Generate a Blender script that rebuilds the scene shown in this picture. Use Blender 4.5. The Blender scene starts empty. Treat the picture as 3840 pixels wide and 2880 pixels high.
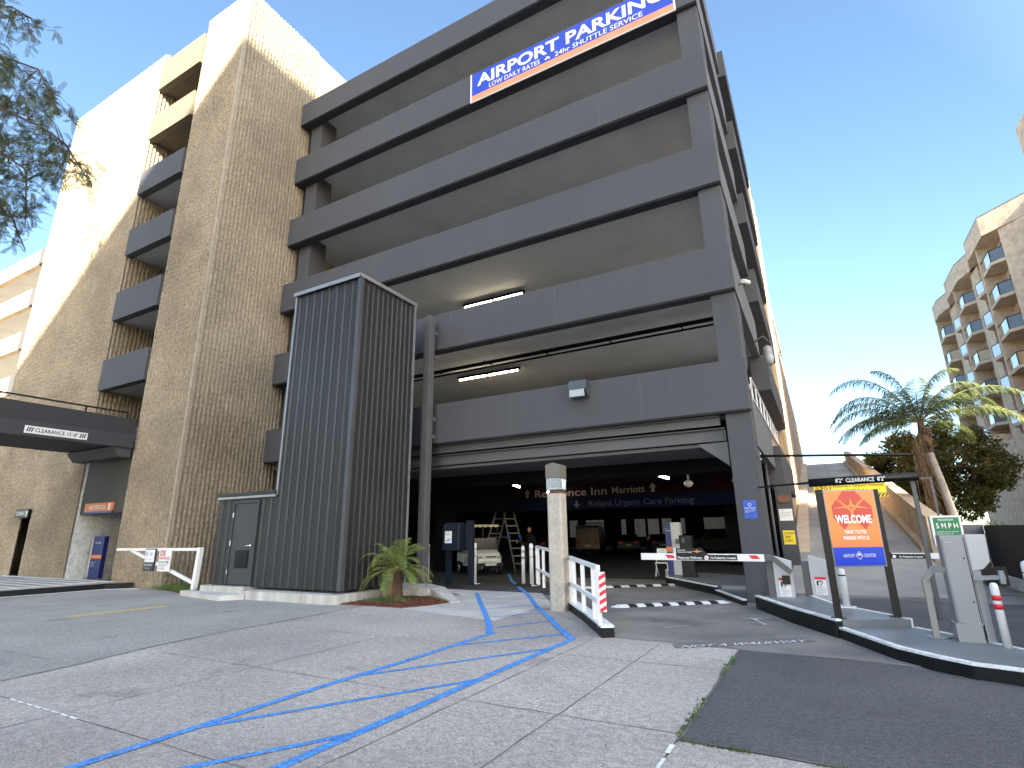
import bpy, math, random
from mathutils import Vector, Matrix
random.seed(7)
R = math.radians
SC = bpy.context.scene
COL = SC.collection

# ------------------------------------------------------------------ camera
def cam_setup():
    yaw, pitch, roll = R(28.94), R(15.61), R(-0.718)
    f = Vector((-math.sin(yaw)*math.cos(pitch), math.cos(yaw)*math.cos(pitch), math.sin(pitch)))
    r = Vector((math.cos(yaw), math.sin(yaw), 0)); u = r.cross(f)
    r2 = math.cos(roll)*r + math.sin(roll)*u
    u2 = -math.sin(roll)*r + math.cos(roll)*u
    m = Matrix((( r2.x, u2.x, -f.x, 0), (r2.y, u2.y, -f.y, 0), (r2.z, u2.z, -f.z, 1.5), (0, 0, 0, 1)))
    cd = bpy.data.cameras.new('camera'); cd.sensor_width = 36; cd.sensor_fit = 'HORIZONTAL'
    cd.lens = 2020.5/3840*36; cd.clip_start = .05; cd.clip_end = 2000
    c = bpy.data.objects.new('camera', cd); COL.objects.link(c); c.matrix_world = m
    SC.camera = c
cam_setup()
# ------------------------------------------------------------------ sky, sun, exposure
SUN = Vector((1, -1.3, .806)).normalized()
EL = math.asin(SUN.z); AZ = math.atan2(SUN.x, SUN.y)
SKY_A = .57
w = bpy.data.worlds.new('World'); SC.world = w; w.use_nodes = True
nt = w.node_tree; bg = nt.nodes['Background']
sk = nt.nodes.new('ShaderNodeTexSky'); sk.sky_type = 'NISHITA'; sk.sun_disc = False
sk.sun_elevation = EL; sk.sun_rotation = AZ; sk.air_density = 1.0; sk.dust_density = .9; sk.ozone_density = 1.0
# added sky gain: brighter and warmer off-frame to light shaded faces, dimmed in view
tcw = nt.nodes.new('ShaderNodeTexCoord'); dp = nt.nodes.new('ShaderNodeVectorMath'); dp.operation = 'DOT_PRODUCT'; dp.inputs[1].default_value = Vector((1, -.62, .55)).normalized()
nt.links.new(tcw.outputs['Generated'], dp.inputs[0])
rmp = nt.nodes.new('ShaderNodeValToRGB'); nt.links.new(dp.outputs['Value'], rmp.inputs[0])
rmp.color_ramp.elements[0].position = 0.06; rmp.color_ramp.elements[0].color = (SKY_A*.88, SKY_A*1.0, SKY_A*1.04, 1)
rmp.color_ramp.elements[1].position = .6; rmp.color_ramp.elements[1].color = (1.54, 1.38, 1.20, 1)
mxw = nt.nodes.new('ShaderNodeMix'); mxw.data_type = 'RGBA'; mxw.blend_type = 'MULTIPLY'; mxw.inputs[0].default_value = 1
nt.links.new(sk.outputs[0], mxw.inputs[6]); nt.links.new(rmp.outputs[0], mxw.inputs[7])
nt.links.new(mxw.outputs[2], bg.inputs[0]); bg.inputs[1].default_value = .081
sl = bpy.data.lights.new('sun', 'SUN'); sl.energy = 5; sl.angle = R(.4); sl.color = (1, .87, .66)
so = bpy.data.objects.new('sun', sl); COL.objects.link(so)
so.rotation_euler = SUN.to_track_quat('Z', 'Y').to_euler(); so.location = (20, -20, 60)
SC.view_settings.view_transform = 'Standard'; SC.view_settings.look = 'None'
SC.view_settings.exposure = 3.2; SC.view_settings.gamma = 1
SC.cycles.max_bounces = 8; SC.cycles.diffuse_bounces = 4

# ------------------------------------------------------------------ materials
def mat(name, col, rough=.8, var=.12, vs=3.0, bump=0, bs=60, metal=0, col2=None, c2s=.6, c2w=.5, emit=None, spec=.4, streak=0, speck=0, sps=90, spots=0):
    m = bpy.data.materials.new(name); m.use_nodes = True
    n = m.node_tree.nodes; l = m.node_tree.links; b = n['Principled BSDF']
    b.inputs['Roughness'].default_value = rough; b.inputs['Metallic'].default_value = metal
    b.inputs['Specular IOR Level'].default_value = spec
    tc = n.new('ShaderNodeTexCoord'); geo = n.new('ShaderNodeNewGeometry')
    P = geo.outputs['Position']
    def mul(a_sock, fac_sock, lo, hi):
        mr = n.new('ShaderNodeMapRange'); l.new(fac_sock, mr.inputs[0])
        mr.inputs[1].default_value = .3; mr.inputs[2].default_value = .7
        mr.inputs[3].default_value = lo; mr.inputs[4].default_value = hi
        vm = n.new('ShaderNodeVectorMath'); vm.operation = 'SCALE'
        l.new(a_sock, vm.inputs[0]); l.new(mr.outputs[0], vm.inputs['Scale']); return vm.outputs[0]
    def noise(scale, detail=4, vec=None):
        t = n.new('ShaderNodeTexNoise'); t.inputs['Scale'].default_value = scale; t.inputs['Detail'].default_value = detail
        l.new(vec or P, t.inputs['Vector']); return t.outputs[0]
    rgb = n.new('ShaderNodeRGB'); rgb.outputs[0].default_value = (*col, 1); cur = rgb.outputs[0]
    if col2:
        mx = n.new('ShaderNodeMix'); mx.data_type = 'RGBA'
        mr = n.new('ShaderNodeMapRange'); l.new(noise(c2s, 6), mr.inputs[0])
        mr.inputs[1].default_value = c2w-.08; mr.inputs[2].default_value = c2w+.12
        l.new(mr.outputs[0], mx.inputs[0]); l.new(cur, mx.inputs[6]); mx.inputs[7].default_value = (*col2, 1); cur = mx.outputs[2]
    if var:
        cur = mul(cur, noise(vs, 5), 1-var, 1+var)
    if speck:
        cur = mul(cur, noise(sps, 2), 1-speck, 1+speck)
        cur = mul(cur, noise(sps*.28, 2), 1-speck*.5, 1+speck*.5)
    if spots:
        for sc_, th, k in ((1.3, .63, spots), (5.5, .66, spots*.7), (.45, .58, spots*.5)):
            mr = n.new('ShaderNodeMapRange'); l.new(noise(sc_, 6), mr.inputs[0]); mr.inputs[1].default_value = th; mr.inputs[2].default_value = th+.07
            mr.inputs[3].default_value = 1; mr.inputs[4].default_value = 1-k; vm = n.new('ShaderNodeVectorMath'); vm.operation = 'SCALE'
            l.new(cur, vm.inputs[0]); l.new(mr.outputs[0], vm.inputs['Scale']); cur = vm.outputs[0]
    if streak:
        mp = n.new('ShaderNodeMapping'); mp.inputs['Scale'].default_value = (5, 5, .35); l.new(P, mp.inputs[0])
        cur = mul(cur, noise(1, 5, mp.outputs[0]), 1-streak, 1+streak*.6)
    l.new(cur, b.inputs['Base Color'])
    if bump:
        bp = n.new('ShaderNodeBump'); bp.inputs['Strength'].default_value = bump; bp.inputs['Distance'].default_value = .02
        l.new(noise(bs, 4), bp.inputs['Height']); l.new(bp.outputs[0], b.inputs['Normal'])
    if emit:
        b.inputs['Emission Color'].default_value = (*emit[:3], 1); b.inputs['Emission Strength'].default_value = emit[3]
    return m
M = {}
M['grey'] = mat('grey_wall_paint', (.052, .0535, .060), .75, .05, .7, .15, 45, streak=.05)
M['grey_side'] = mat('skylit_light_grey', (.105, .106, .112), .75, .07, .7, .15, 45, streak=.08)  # lighter copy of the wall grey; side-wall skylight is put into the colour
M['steel'] = mat('grey_steel_paint', (.072, .072, .076), .55, .1, 2, .1, 30)
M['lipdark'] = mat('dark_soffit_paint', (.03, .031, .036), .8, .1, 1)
M['ceil'] = mat('concrete_ceiling', (.47, .465, .45), .9, .05, 1.1, .2, 30, col2=(.42, .415, .40), c2s=.7, c2w=.6)
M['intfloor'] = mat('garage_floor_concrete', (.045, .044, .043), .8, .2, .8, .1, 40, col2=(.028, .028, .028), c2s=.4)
M['intdark'] = mat('deep_shade_black', (.006, .006, .009), .95, .1, 1, spec=.05)  # near-black albedo: shade of the garage interior and recesses put into the colour
M['block'] = mat('split_face_block', (.27, .228, .165), .95, .12, .6, .3, 60, col2=(.215, .18, .13), c2s=.4, speck=.3, sps=30)
M['stucco'] = mat('tan_stone_wall', (.52, .42, .32), .95, .14, 2.2, .5, 9, col2=(.43, .345, .265), c2s=1.6, streak=.06)
M['stucco2'] = mat('tan_side_wall', (.5, .38, .26), .95, .14, .8, .3, 9, streak=.15)
M['shed'] = mat('charcoal_sheet_metal', (.028, .029, .032), .42, .12, .6, 0, metal=.3, streak=.18)
M['trim'] = mat('pale_metal_trim', (.3, .31, .32), .35, .1, 3, metal=.6)
M['door'] = mat('dark_door_paint', (.035, .037, .04), .5, .06, 1.5)
M['chrome'] = mat('brushed_metal', (.7, .7, .7), .25, .02, 5, metal=.9)
M['conc'] = mat('pale_concrete', (.45, .435, .4), .9, .09, 1.2, .2, 60, col2=(.37, .355, .33), c2s=1.3, speck=.07, sps=45)
M['concst'] = mat('stained_concrete', (.40, .39, .36), .9, .12, 2, .2, 60, streak=.3)
M['agg'] = mat('exposed_aggregate', (.375, .342, .302), .9, .12, .5, .5, 90, col2=(.28, .26, .235), c2s=.28, speck=.36, sps=48, spots=.22)
M['agg2'] = mat('greenish_aggregate', (.285, .28, .25), .9, .12, .45, .5, 90, col2=(.25, .245, .22), c2s=.5, speck=.32, sps=48, spots=.2)
M['drive'] = mat('worn_driveway', (.2, .187, .165), .85, .2, .8, .3, 70, col2=(.12, .115, .108), c2s=.55, speck=.12, sps=60, spots=.35)
M['asph'] = mat('asphalt', (.078, .078, .08), .85, .13, .7, .6, 90, col2=(.10, .098, .096), c2s=.4, speck=.5, sps=75, spots=.25)
M['joint'] = mat('joint_filler', (.115, .108, .1), .95, .3, 4)
M['blue'] = mat('blue_line_paint', (.06, .225, .56), .85, .15, 5, .3, 80, col2=(.14, .23, .38), c2s=9, c2w=.6, speck=.4, sps=48)
M['white'] = mat('white_paint', (.64, .64, .63), .5, .05, 3, .05, 30)
M['whitew'] = mat('worn_white_paint', (.62, .63, .62), .7, .15, 6, .2, 60, speck=.2, sps=30)
M['black'] = mat('black_paint', (.005, .005, .006), .5, .3, 4, spec=.25)
M['blackm'] = mat('black_powder_coat', (.004, .004, .005), .4, .05, 4, spec=.25)
M['navy'] = mat('dark_navy_metal', (.008, .013, .022), .35, .1, 3)
M['gfloor'] = mat('grey_floor_paint', (.13, .14, .145), .45, .15, 1.4, .1, 30, col2=(.16, .168, .172), c2s=1)
M['cab'] = mat('cabinet_grey_paint', (.23, .235, .24), .4, .03, 2)
M['cabw'] = mat('pale_cabinet_paint', (.36, .365, .37), .4, .03, 2)
M['red'] = mat('red_reflective', (.55, .02, .03), .5, .05, 5)
M['yellow'] = mat('yellow_sign', (.75, .55, .02), .5, .05, 5)
M['yellowp'] = mat('faded_yellow_paint', (.42, .33, .15), .9, .25, 9, speck=.25, sps=30)
M['orange'] = mat('orange_sign', (.60, .17, .04), .45, .02, 5)
M['orangered'] = mat('red_emblem', (.36, .025, .014), .45, .02, 5)
M['sblue'] = mat('blue_sign', (.01, .04, .42), .4, .03, 5)
M['bblue'] = mat('banner_blue', (.012, .045, .40), .5, .14, 2.2)
M['kblue'] = mat('kiosk_blue', (.008, .016, .11), .4, .05, 5)
M['green'] = mat('green_sign', (.01, .16, .06), .4, .05, 5)
M['glassw'] = mat('lamp_glass', (.3, .32, .33), .15, .1, 20)
M['tube'] = mat('lit_tube', (1, .95, .8), .5, 0, emit=(1, .86, .6, 5))
M['rust'] = mat('rust_brown_metal', (.13, .055, .03), .6, .2, 6)
M['maroon'] = mat('maroon_board', (.006, .0015, .003), .9, .1, 3, spec=.05)
M['navyb'] = mat('navy_board', (.0015, .003, .012), .9, .1, 3, spec=.05)
M['sgrey'] = mat('dim_letter_grey', (.085, .085, .085), .6, .05, 5)
M['sblue2'] = mat('dim_letter_blue', (.008, .013, .032), .6, .05, 5)
M['mulch'] = mat('red_mulch', (.11, .035, .02), .95, .35, 12, .8, 25)
M['mulch2'] = mat('dark_mulch_chip', (.16, .05, .025), .95, .4, 20)
M['bark'] = mat('palm_bark', (.10, .062, .04), .95, .3, 8, .8, 20)
M['trunk'] = mat('grey_palm_trunk', (.24, .22, .2), .95, .2, 5, .5, 12)
M['twig'] = mat('twig_brown', (.05, .035, .025), .9, .2, 5)
M['straw'] = mat('dead_frond_straw', (.19, .125, .075), .95, .3, 9)
def leafmat(name, col, col2, tr=.35):
    m = mat(name, col, .6, .45, 1.6, col2=col2, c2s=2.5, c2w=.5)
    n = m.node_tree.nodes; l = m.node_tree.links; b = n['Principled BSDF']
    t = n.new('ShaderNodeBsdfTranslucent'); mx = n.new('ShaderNodeMixShader'); mx.inputs[0].default_value = tr
    src = b.inputs['Base Color'].links[0].from_socket; l.new(src, t.inputs[0])
    l.new(b.outputs[0], mx.inputs[1]); l.new(t.outputs[0], mx.inputs[2]); l.new(mx.outputs[0], n['Material Output'].inputs[0])
    return m
M['leafd'] = leafmat('feathery_leaf', (.05, .065, .03), (.09, .1, .035))
M['leafb'] = leafmat('bushy_leaf', (.045, .06, .014), (.11, .09, .018), .35)
M['leafp'] = leafmat('palm_leaf', (.05, .075, .022), (.09, .11, .04), .35)
M['leafs'] = leafmat('small_palm_leaf', (.14, .2, .045), (.27, .29, .08))
M['leafy'] = leafmat('sunlit_leaf', (.2, .3, .05), (.3, .36, .08))
M['grass'] = leafmat('grass_blade', (.07, .13, .03), (.12, .17, .05))
M['hedge'] = leafmat('grey_green_leaf', (.09, .12, .07), (.13, .15, .09))
M['carwhite'] = mat('white_body_paint', (.68, .68, .64), .25, .03, 2)
M['cargrey'] = mat('grey_body_paint', (.10, .11, .12), .25, .03, 2, metal=.3)
M['cardark'] = mat('dark_body_paint', (.02, .022, .028), .25, .03, 2)
M['glass'] = mat('dark_glass', (.02, .022, .025), .08, 0)
M['tyre'] = mat('tyre_rubber', (.015, .015, .015), .85, .1, 9)
M['seat'] = mat('tan_seat_vinyl', (.32, .24, .16), .6, .05, 9)
M['balglassw'] = mat('balcony_glass_reflection', (.5, .62, .78), .08, .06, 1.5, spec=.8)  # bluish white reflection on the glass is put into the base colour
M['balglassd'] = mat('smoky_balcony_glass', (.11, .13, .15), .08, .1, 3, spec=.8)
M['balglasst'] = mat('amber_balcony_glass', (.34, .24, .12), .12, .1, 3, spec=.8)
M['skin'] = mat('skin', (.42, .2, .14), .6, .05, 9)
M['cloth'] = mat('dark_clothing', (.006, .006, .008), .9, .1, 9)
M['alu'] = mat('dull_aluminium', (.2, .2, .19), .45, .1, 6, metal=.4)
M['ladblue'] = mat('blue_plastic', (.03, .15, .5), .5, .05, 6)
M['balsun'] = mat('sunlit_balcony_grey', (.10, .085, .062), .8, .08, 1.5)  # lit copy of the wall grey: sunlight on the top balconies is in the colour
M['office'] = mat('pale_office_wall', (.45, .44, .42), .8, .1, .3)

# ------------------------------------------------------------------ mesh helpers
class MB:
    def __init__(s): s.v = []; s.f = []; s.smooth = []
    def add(s, vs, fs, sm=False):
        o = len(s.v); s.v += [tuple(p) for p in vs]; s.f += [tuple(i+o for i in f) for f in fs]; s.smooth += [sm]*len(fs); return s
    def box(s, x0, y0, z0, x1, y1, z1):
        x0, x1 = min(x0, x1), max(x0, x1); y0, y1 = min(y0, y1), max(y0, y1); z0, z1 = min(z0, z1), max(z0, z1)
        return s.add([(x0,y0,z0),(x1,y0,z0),(x1,y1,z0),(x0,y1,z0),(x0,y0,z1),(x1,y0,z1),(x1,y1,z1),(x0,y1,z1)],
                     [(0,3,2,1),(4,5,6,7),(0,1,5,4),(1,2,6,5),(2,3,7,6),(3,0,4,7)])
    def prism(s, pts, z0, z1):      # polygon in plan (ccw), extruded in z ; z may be callable
        n = len(pts); a = 0
        for i in range(n):
            x0, y0 = pts[i][:2]; x1, y1 = pts[(i+1) % n][:2]; a += x0*y1-x1*y0
        if a < 0: pts = pts[::-1]
        g0 = z0 if callable(z0) else (lambda x, y: z0); g1 = z1 if callable(z1) else (lambda x, y: z1)
        vs = [(p[0], p[1], g0(p[0], p[1])) for p in pts]+[(p[0], p[1], g1(p[0], p[1])) for p in pts]
        return s.add(vs, [tuple(range(n-1, -1, -1)), tuple(range(n, 2*n))]+[(i, (i+1) % n, n+(i+1) % n, n+i) for i in range(n)])
    def extr(s, prof, o, ax, ay, az, L):   # profile (a,b) in plane ax,ay at origin o, extruded along az by L
        o, ax, ay, az = Vector(o), Vector(ax), Vector(ay), Vector(az); n = len(prof)
        vs = [o+ax*p[0]+ay*p[1] for p in prof]+[o+ax*p[0]+ay*p[1]+az*L for p in prof]
        return s.add(vs, [tuple(range(n-1, -1, -1)), tuple(range(n, 2*n))]+[(i, (i+1) % n, n+(i+1) % n, n+i) for i in range(n)])
    def tube(s, pts, r, seg=10, cap=True, sm=True):
        pts = [Vector(p) for p in pts]; n = len(pts); rs = r if isinstance(r, (list, tuple)) else [r]*n
        vs = []; up = None
        for i, p in enumerate(pts):
            d = (pts[min(i+1, n-1)]-pts[max(i-1, 0)]).normalized()
            if up is None: up = Vector((0, 0, 1)) if abs(d.z) < .9 else Vector((1, 0, 0))
            a = d.cross(up).normalized(); b = a.cross(d).normalized(); up = b
            for k in range(seg):
                t = 2*math.pi*k/seg; vs.append(p+(a*math.cos(t)+b*math.sin(t))*rs[i])
        fs = []
        for i in range(n-1):
            for k in range(seg):
                k2 = (k+1) % seg; fs.append((i*seg+k, i*seg+k2, (i+1)*seg+k2, (i+1)*seg+k))
        s.add(vs, fs, sm)
        if cap:
            o = len(s.v)-len(vs); s.f += [tuple(o+k for k in range(seg-1, -1, -1)), tuple(o+(n-1)*seg+k for k in range(seg))]; s.smooth += [False, False]
        return s
    def bar(s, p, q, w, h=None):           # rectangular bar
        h = h or w; p, q = Vector(p), Vector(q); d = (q-p).normalized()
        up = Vector((0, 0, 1)) if abs(d.z) < .9 else Vector((0, 1, 0))
        a = d.cross(up).normalized(); b = a.cross(d).normalized()
        return s.extr([(-w/2, -h/2), (w/2, -h/2), (w/2, h/2), (-w/2, h/2)], p, a, b, d, (q-p).length)
    def cyl(s, x, y, z0, z1, r, seg=20, r2=None): return s.tube([(x, y, z0), (x, y, z1)], [r, r if r2 is None else r2], seg)
    def lathe(s, x, y, prof, seg=20):
        vs = []; n = len(prof)
        for r, z in prof:
            for k in range(seg):
                t = 2*math.pi*k/seg; vs.append((x+r*math.cos(t), y+r*math.sin(t), z))
        fs = [(i*seg+k, i*seg+(k+1) % seg, (i+1)*seg+(k+1) % seg, (i+1)*seg+k) for i in range(n-1) for k in range(seg)]
        s.add(vs, fs, True); o = len(s.v)-len(vs)
        s.f += [tuple(o+k for k in range(seg-1, -1, -1)), tuple(o+(n-1)*seg+k for k in range(seg))]; s.smooth += [False]*2
        return s
    def rot(s, ang, cx, cy, start=0):
        c, sn = math.cos(ang), math.sin(ang)
        for i in range(start, len(s.v)):
            x, y, z = s.v[i]; x -= cx; y -= cy; s.v[i] = (cx+c*x-sn*y, cy+sn*x+c*y, z)
        return s
    def build(s, name, m, parent=None, bevel=0):
        off = Vector((0, 0, 0)); p = parent
        while p is not None: off = off+p.location; p = p.parent
        loc = Vector((0, 0, 0))
        if parent is None and s.v:
            xs = [q[0] for q in s.v]; ys = [q[1] for q in s.v]; zs = [q[2] for q in s.v]
            loc = Vector(((min(xs)+max(xs))/2, (min(ys)+max(ys))/2, min(zs)))
            off = loc
        me = bpy.data.meshes.new(name); me.from_pydata([(q[0]-off.x, q[1]-off.y, q[2]-off.z) for q in s.v], [], s.f)
        me.materials.append(M[m] if isinstance(m, str) else m)
        me.polygons.foreach_set('use_smooth', s.smooth); me.update()
        o = bpy.data.objects.new(name, me); COL.objects.link(o); o.parent = parent; o.location = loc
        if bevel:
            b = o.modifiers.new('bevel', 'BEVEL'); b.width = bevel; b.segments = 2; b.limit_method = 'ANGLE'; b.angle_limit = R(40)
        return o
def tag(o, label, cat, group=None):
    o['label'] = label; o['category'] = cat
    if group: o['group'] = group
    return o
def thing(name, loc, label, cat, group=None):
    o = bpy.data.objects.new(name, None); COL.objects.link(o); o.location = loc; o.empty_display_size = .2
    return tag(o, label, cat, group)
def structure(o): o['kind'] = 'structure'; return o
def copy_thing(o, loc, label, rz=None):
    def cp(a, par):
        c = a.copy(); COL.objects.link(c); c.parent = par
        for ch in a.children: cp(ch, c)
        return c
    c = cp(o, None); c.location = loc; c['label'] = label
    if rz is not None: c.rotation_euler = (0, 0, rz)
    return c
FB = None
def text(name, s, m, parent, o, ax, ay, size, width=None, align='LEFT', bold=0, depth=.003, shear=0, spacing=1.0):
    # lettering mesh: baseline origin o, reading direction ax, up direction ay
    cu = bpy.data.curves.new('t', 'FONT'); cu.body = s; cu.size = 1; cu.offset = bold; cu.shear = shear; cu.space_character = spacing
    cu.resolution_u = 3
    ob = bpy.data.objects.new('t', cu); COL.objects.link(ob)
    dg = bpy.context.evaluated_depsgraph_get(); me = bpy.data.meshes.new_from_object(ob.evaluated_get(dg))
    bpy.data.objects.remove(ob); bpy.data.curves.remove(cu)
    xs = [v.co.x for v in me.vertices]; ys = [v.co.y for v in me.vertices]
    x0, x1 = min(xs), max(xs); sy = size/.7; sx = sy if width is None else width/(x1-x0)
    tw = (x1-x0)*sx; dx = {'LEFT': 0, 'CENTER': -tw/2, 'RIGHT': -tw}[align]
    ax = Vector(ax).normalized(); ay = Vector(ay).normalized(); nz = ax.cross(ay); o = Vector(o)
    b = MB(); b.v = [tuple(o+ax*((v.co.x-x0)*sx+dx)+ay*(v.co.y*sy)+nz*depth) for v in me.vertices]
    b.f = [tuple(p.vertices) for p in me.polygons]; b.smooth = [False]*len(b.f)
    bpy.data.meshes.remove(me)
    return b.build(name, m, parent)
def plate(o, ax, ay, w, h, t=.004):
    # flat plate: lower-left front corner o ; front faces ax x ay
    ax = Vector(ax).normalized(); ay = Vector(ay).normalized(); nz = ax.cross(ay)
    return MB().extr([(0, 0), (w, 0), (w, h), (0, h)], Vector(o)-nz*t, ax, ay, nz, t)
XA, YA, ZA = (1, 0, 0), (0, 1, 0), (0, 0, 1)
NEG = (0, -1, 0)
def flat(name, pts, z, m, th=.02):
    return MB().prism(pts, z-th, z).build(name, m)

# ================================================================== GROUND
structure(MB().prism([(-400, -400), (400, -400), (400, 600), (-400, 600)], -.6, -.012).build('ground', mat('far_ground', (.2, .195, .185), .95, .1, .2)))
def sheet(name, pts, z, m): return structure(flat(name, pts, z, m, .01))
sheet('plaza_pavement', [(-8.2, -12), (-1.18, -12), (-1.19, 8.24), (-3.0, 8.37), (-5.6, 12.3), (-9.4, 12.3), (-9.3, 9.9), (-9.05, 7.6), (-8.75, 5.0), (-8.35, 3.6), (-8.2, 2.9)], 0, 'agg')
sheet('near_pavement', [(-1.17, -12), (30, -12), (30, 4.0), (6, 4.42), (-1.17, 4.62)], 0, 'agg')
sheet('side_pavement', [(-8.2, -12), (-8.2, 2.9), (-8.35, 3.6), (-8.75, 5.0), (-9.05, 7.6), (-9.3, 9.9), (-9.3, 13), (-40, 13), (-40, -12)], .0, 'agg2')
sheet('asphalt_road', [(-1.17, 4.62), (-1.19, 8.24), (.45, 8.16), (2, 7.3), (30, 7.3), (30, 4.0), (6, 4.42)], .001, 'asph')
sheet('driveway', [(-1.19, 8.25), (-3.0, 8.38), (-5.3, 11.6), (-9.5, 17.5), (-9.5, 24), (-4, 24), (-.9, 19.6), (-.6, 12.5), (3, 12), (3, 8), (.45, 8.17)], .003, 'drive')
sheet('exit_lane', [(-.6, 12.3), (1.0, 9.5), (1.9, 8.3), (2.0, 7.3), (30, 7.3), (30, 15.2), (-1.0, 15.2)], .007, 'asph')
sheet('exit_lane_far', [(-1.0, 15.2), (2.3, 15.2), (2.9, 17.3), (8, 17.3), (8, 19.6), (-1, 19.6)], .008, 'drive')
# raised side kerb and walk by the tower
def kz(x, y): return .16
structure(MB().prism([(-20.45, 5), (-20.15, 9.5), (-19.75, 10.2), (-21.2, 10.25), (-36, 10.25), (-36, 5)], -.005, .15).build('raised_walk', 'agg'))
structure(MB().prism([(-20.3, 4), (-19.95, 9.5), (-19.6, 10.15), (-19.85, 10.25), (-20.2, 9.6), (-20.5, 4)], -.003, .155).build('kerb', 'black'))
structure(MB().prism([(-20.3, 4), (-19.95, 9.5), (-19.1, 10.1), (-19.0, 10.0), (-19.85, 9.4), (-20.2, 4)], -.001, .006).build('kerb_edge_line', 'whitew'))
b = MB()
for i in range(9):
    y = 6.2+i*.48; b.prism([(-28+i*.3, y+.05), (-20.9, y), (-20.9, y+.12), (-28+i*.3, y+.2)], .15, .155)
b.prism([(-20.95, 5.2), (-20.8, 5.2), (-21.0, 10.1), (-21.15, 10.1)], .15, .158)
b.prism([(-29, 10.0), (-21.0, 10.12), (-21.0, 10.2), (-29, 10.12)], .15, .158)
structure(b.build('walk_stripes', 'whitew'))
structure(flat('faded_yellow_marking', [(-13.75, 5.9), (-13.45, 5.9), (-13.4, 7.8), (-13.7, 7.8)], .004, 'yellowp', .002))
# pavement joints
b = MB()
def jl(p, q, w=.012, z=.0035):
    p, q = Vector((*p, 0)), Vector((*q, 0)); L = (q-p).length; n = max(2, int(L/.25)); d = (q-p)/n; a = Vector((-d.y, d.x, 0)).normalized()
    prev = None
    for i in range(n+1):
        c = p+d*i+a*random.uniform(-.008, .008); ww = w*random.uniform(.4, 1.1)/2
        cur = (c+a*ww, c-a*ww)
        if prev: b.add([(prev[0].x, prev[0].y, z), (prev[1].x, prev[1].y, z), (cur[1].x, cur[1].y, z), (cur[0].x, cur[0].y, z)], [(0, 1, 2, 3)])
        prev = cur
for p, q in [((-8.2, -3), (-8.21, 3.1)), ((-8.21, 3.1), (-8.4, 3.95)), ((-8.4, 3.95), (-8.72, 4.95)), ((-8.72, 4.95), (-8.9, 6.1)), ((-8.9, 6.1), (-9.0, 7.5)), ((-9.0, 7.5), (-9.2, 9.65))]: jl(p, q, .035, .006)
for y in (-1.0, .85, 2.77, 4.74, 6.98): jl((-8.2, y), (-1.19, y+(0.02)), .011)
for y in (1.2, 3.8, 6.2, 8.6): jl((-20, y), (-9, y), .008)
for x in (-3.2, -2.22, -6.2): jl((x, -3), (x, 8.2 if x > -4 else 6.98), .013)
for x in (-12.2, -16.2): jl((x, -3), (x, 9), .009)
jl((-3.0, 8.37), (-1.49, 8.41), .02, .009); jl((-1.49, 8.41), (-1.17, 8.25), .02, .009); jl((-1.18, 8.24), (.4, 8.17), .02, .009)
jl((-1.18, 8.2), (-1.16, 4.6), .03, .009); jl((-1.16, 4.63), (6, 4.4), .03, .009)
jl((-5.5, 11.2), (-3.0, 8.37), .012, .009)
structure(b.build('pavement_joints', 'joint'))
b = MB()
for i in range(9):
    t0 = 4.5-i*.28; b.box(-1.2+random.uniform(-.01, .01), t0-.17, .004, -1.165, t0, .008)
for i in range(8): b.box(-7.2+i*.17, 2.76, .005, -7.08+i*.17, 2.78, .008)
structure(b.build('joint_paint', 'whitew'))
# moss at the asphalt edge
b = MB()
for i in range(700):
    t = random.random()
    if random.random() < .6: x, y = -1.18+random.gauss(0, .018), 8.2-3.6*t
    else: x, y = -1.16+t*2.0, 4.62-t*.07+random.gauss(0, .015)
    if math.sin(y*3.1+x*7) < -.2: continue
    h = random.uniform(.008, .03); a = random.uniform(0, 6.3); c, s = math.cos(a)*.012, math.sin(a)*.012
    b.add([(x-c, y-s, 0), (x+c, y+s, 0), (x+random.uniform(-.01, .01), y, h)], [(0, 1, 2)])
o = b.build('moss', 'grass'); o['kind'] = 'stuff'
# blue walkway lines
b = MB()
def ribbon(pts, w, z, bb=None):
    bb = bb or b; P = [Vector((p[0], p[1], 0)) for p in pts]; out = []
    fine = []
    for i in range(len(P)-1):
        n = max(1, int((P[i+1]-P[i]).length/.15)); fine += [P[i].lerp(P[i+1], k/n) for k in range(n)]
    fine.append(P[-1])
    for i, p in enumerate(fine):
        d = (fine[min(i+1, len(fine)-1)]-fine[max(i-1, 0)]).normalized(); a = Vector((-d.y, d.x, 0)); j = w/2*random.uniform(.93, 1.07)
        zz = z if not callable(z) else z(p.x, p.y)
        out.append(((p+a*j).x, (p+a*j).y, zz)); out.append(((p-a*j).x, (p-a*j).y, zz))
    bb.add(out, [(2*i, 2*i+1, 2*i+3, 2*i+2) for i in range(len(fine)-1)])
ZB = lambda x, y: .0075
ribbon([(-8.35, 12.99), (-7.27, 11.45), (-5.95, 9.59), (-5.26, 8.59), (-4.83, 7.9)], .11, ZB)
ribbon([(-11.15, 19.7), (-9.57, 17.07), (-8.13, 14.95), (-6.92, 13.21), (-5.48, 10.9), (-4.78, 9.93), (-4.04, 8.8), (-3.46, 8.0)], .115, .008)
ribbon([(-3.46, 8.05), (-3.46, 5.6), (-3.44, 2.9), (-3.42, -4)], .1, .0055)
ribbon([(-4.8, 8.0), (-4.76, 5.86), (-4.78, 4.3), (-4.72, 2.75), (-4.69, -4)], .095, .006)
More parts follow.
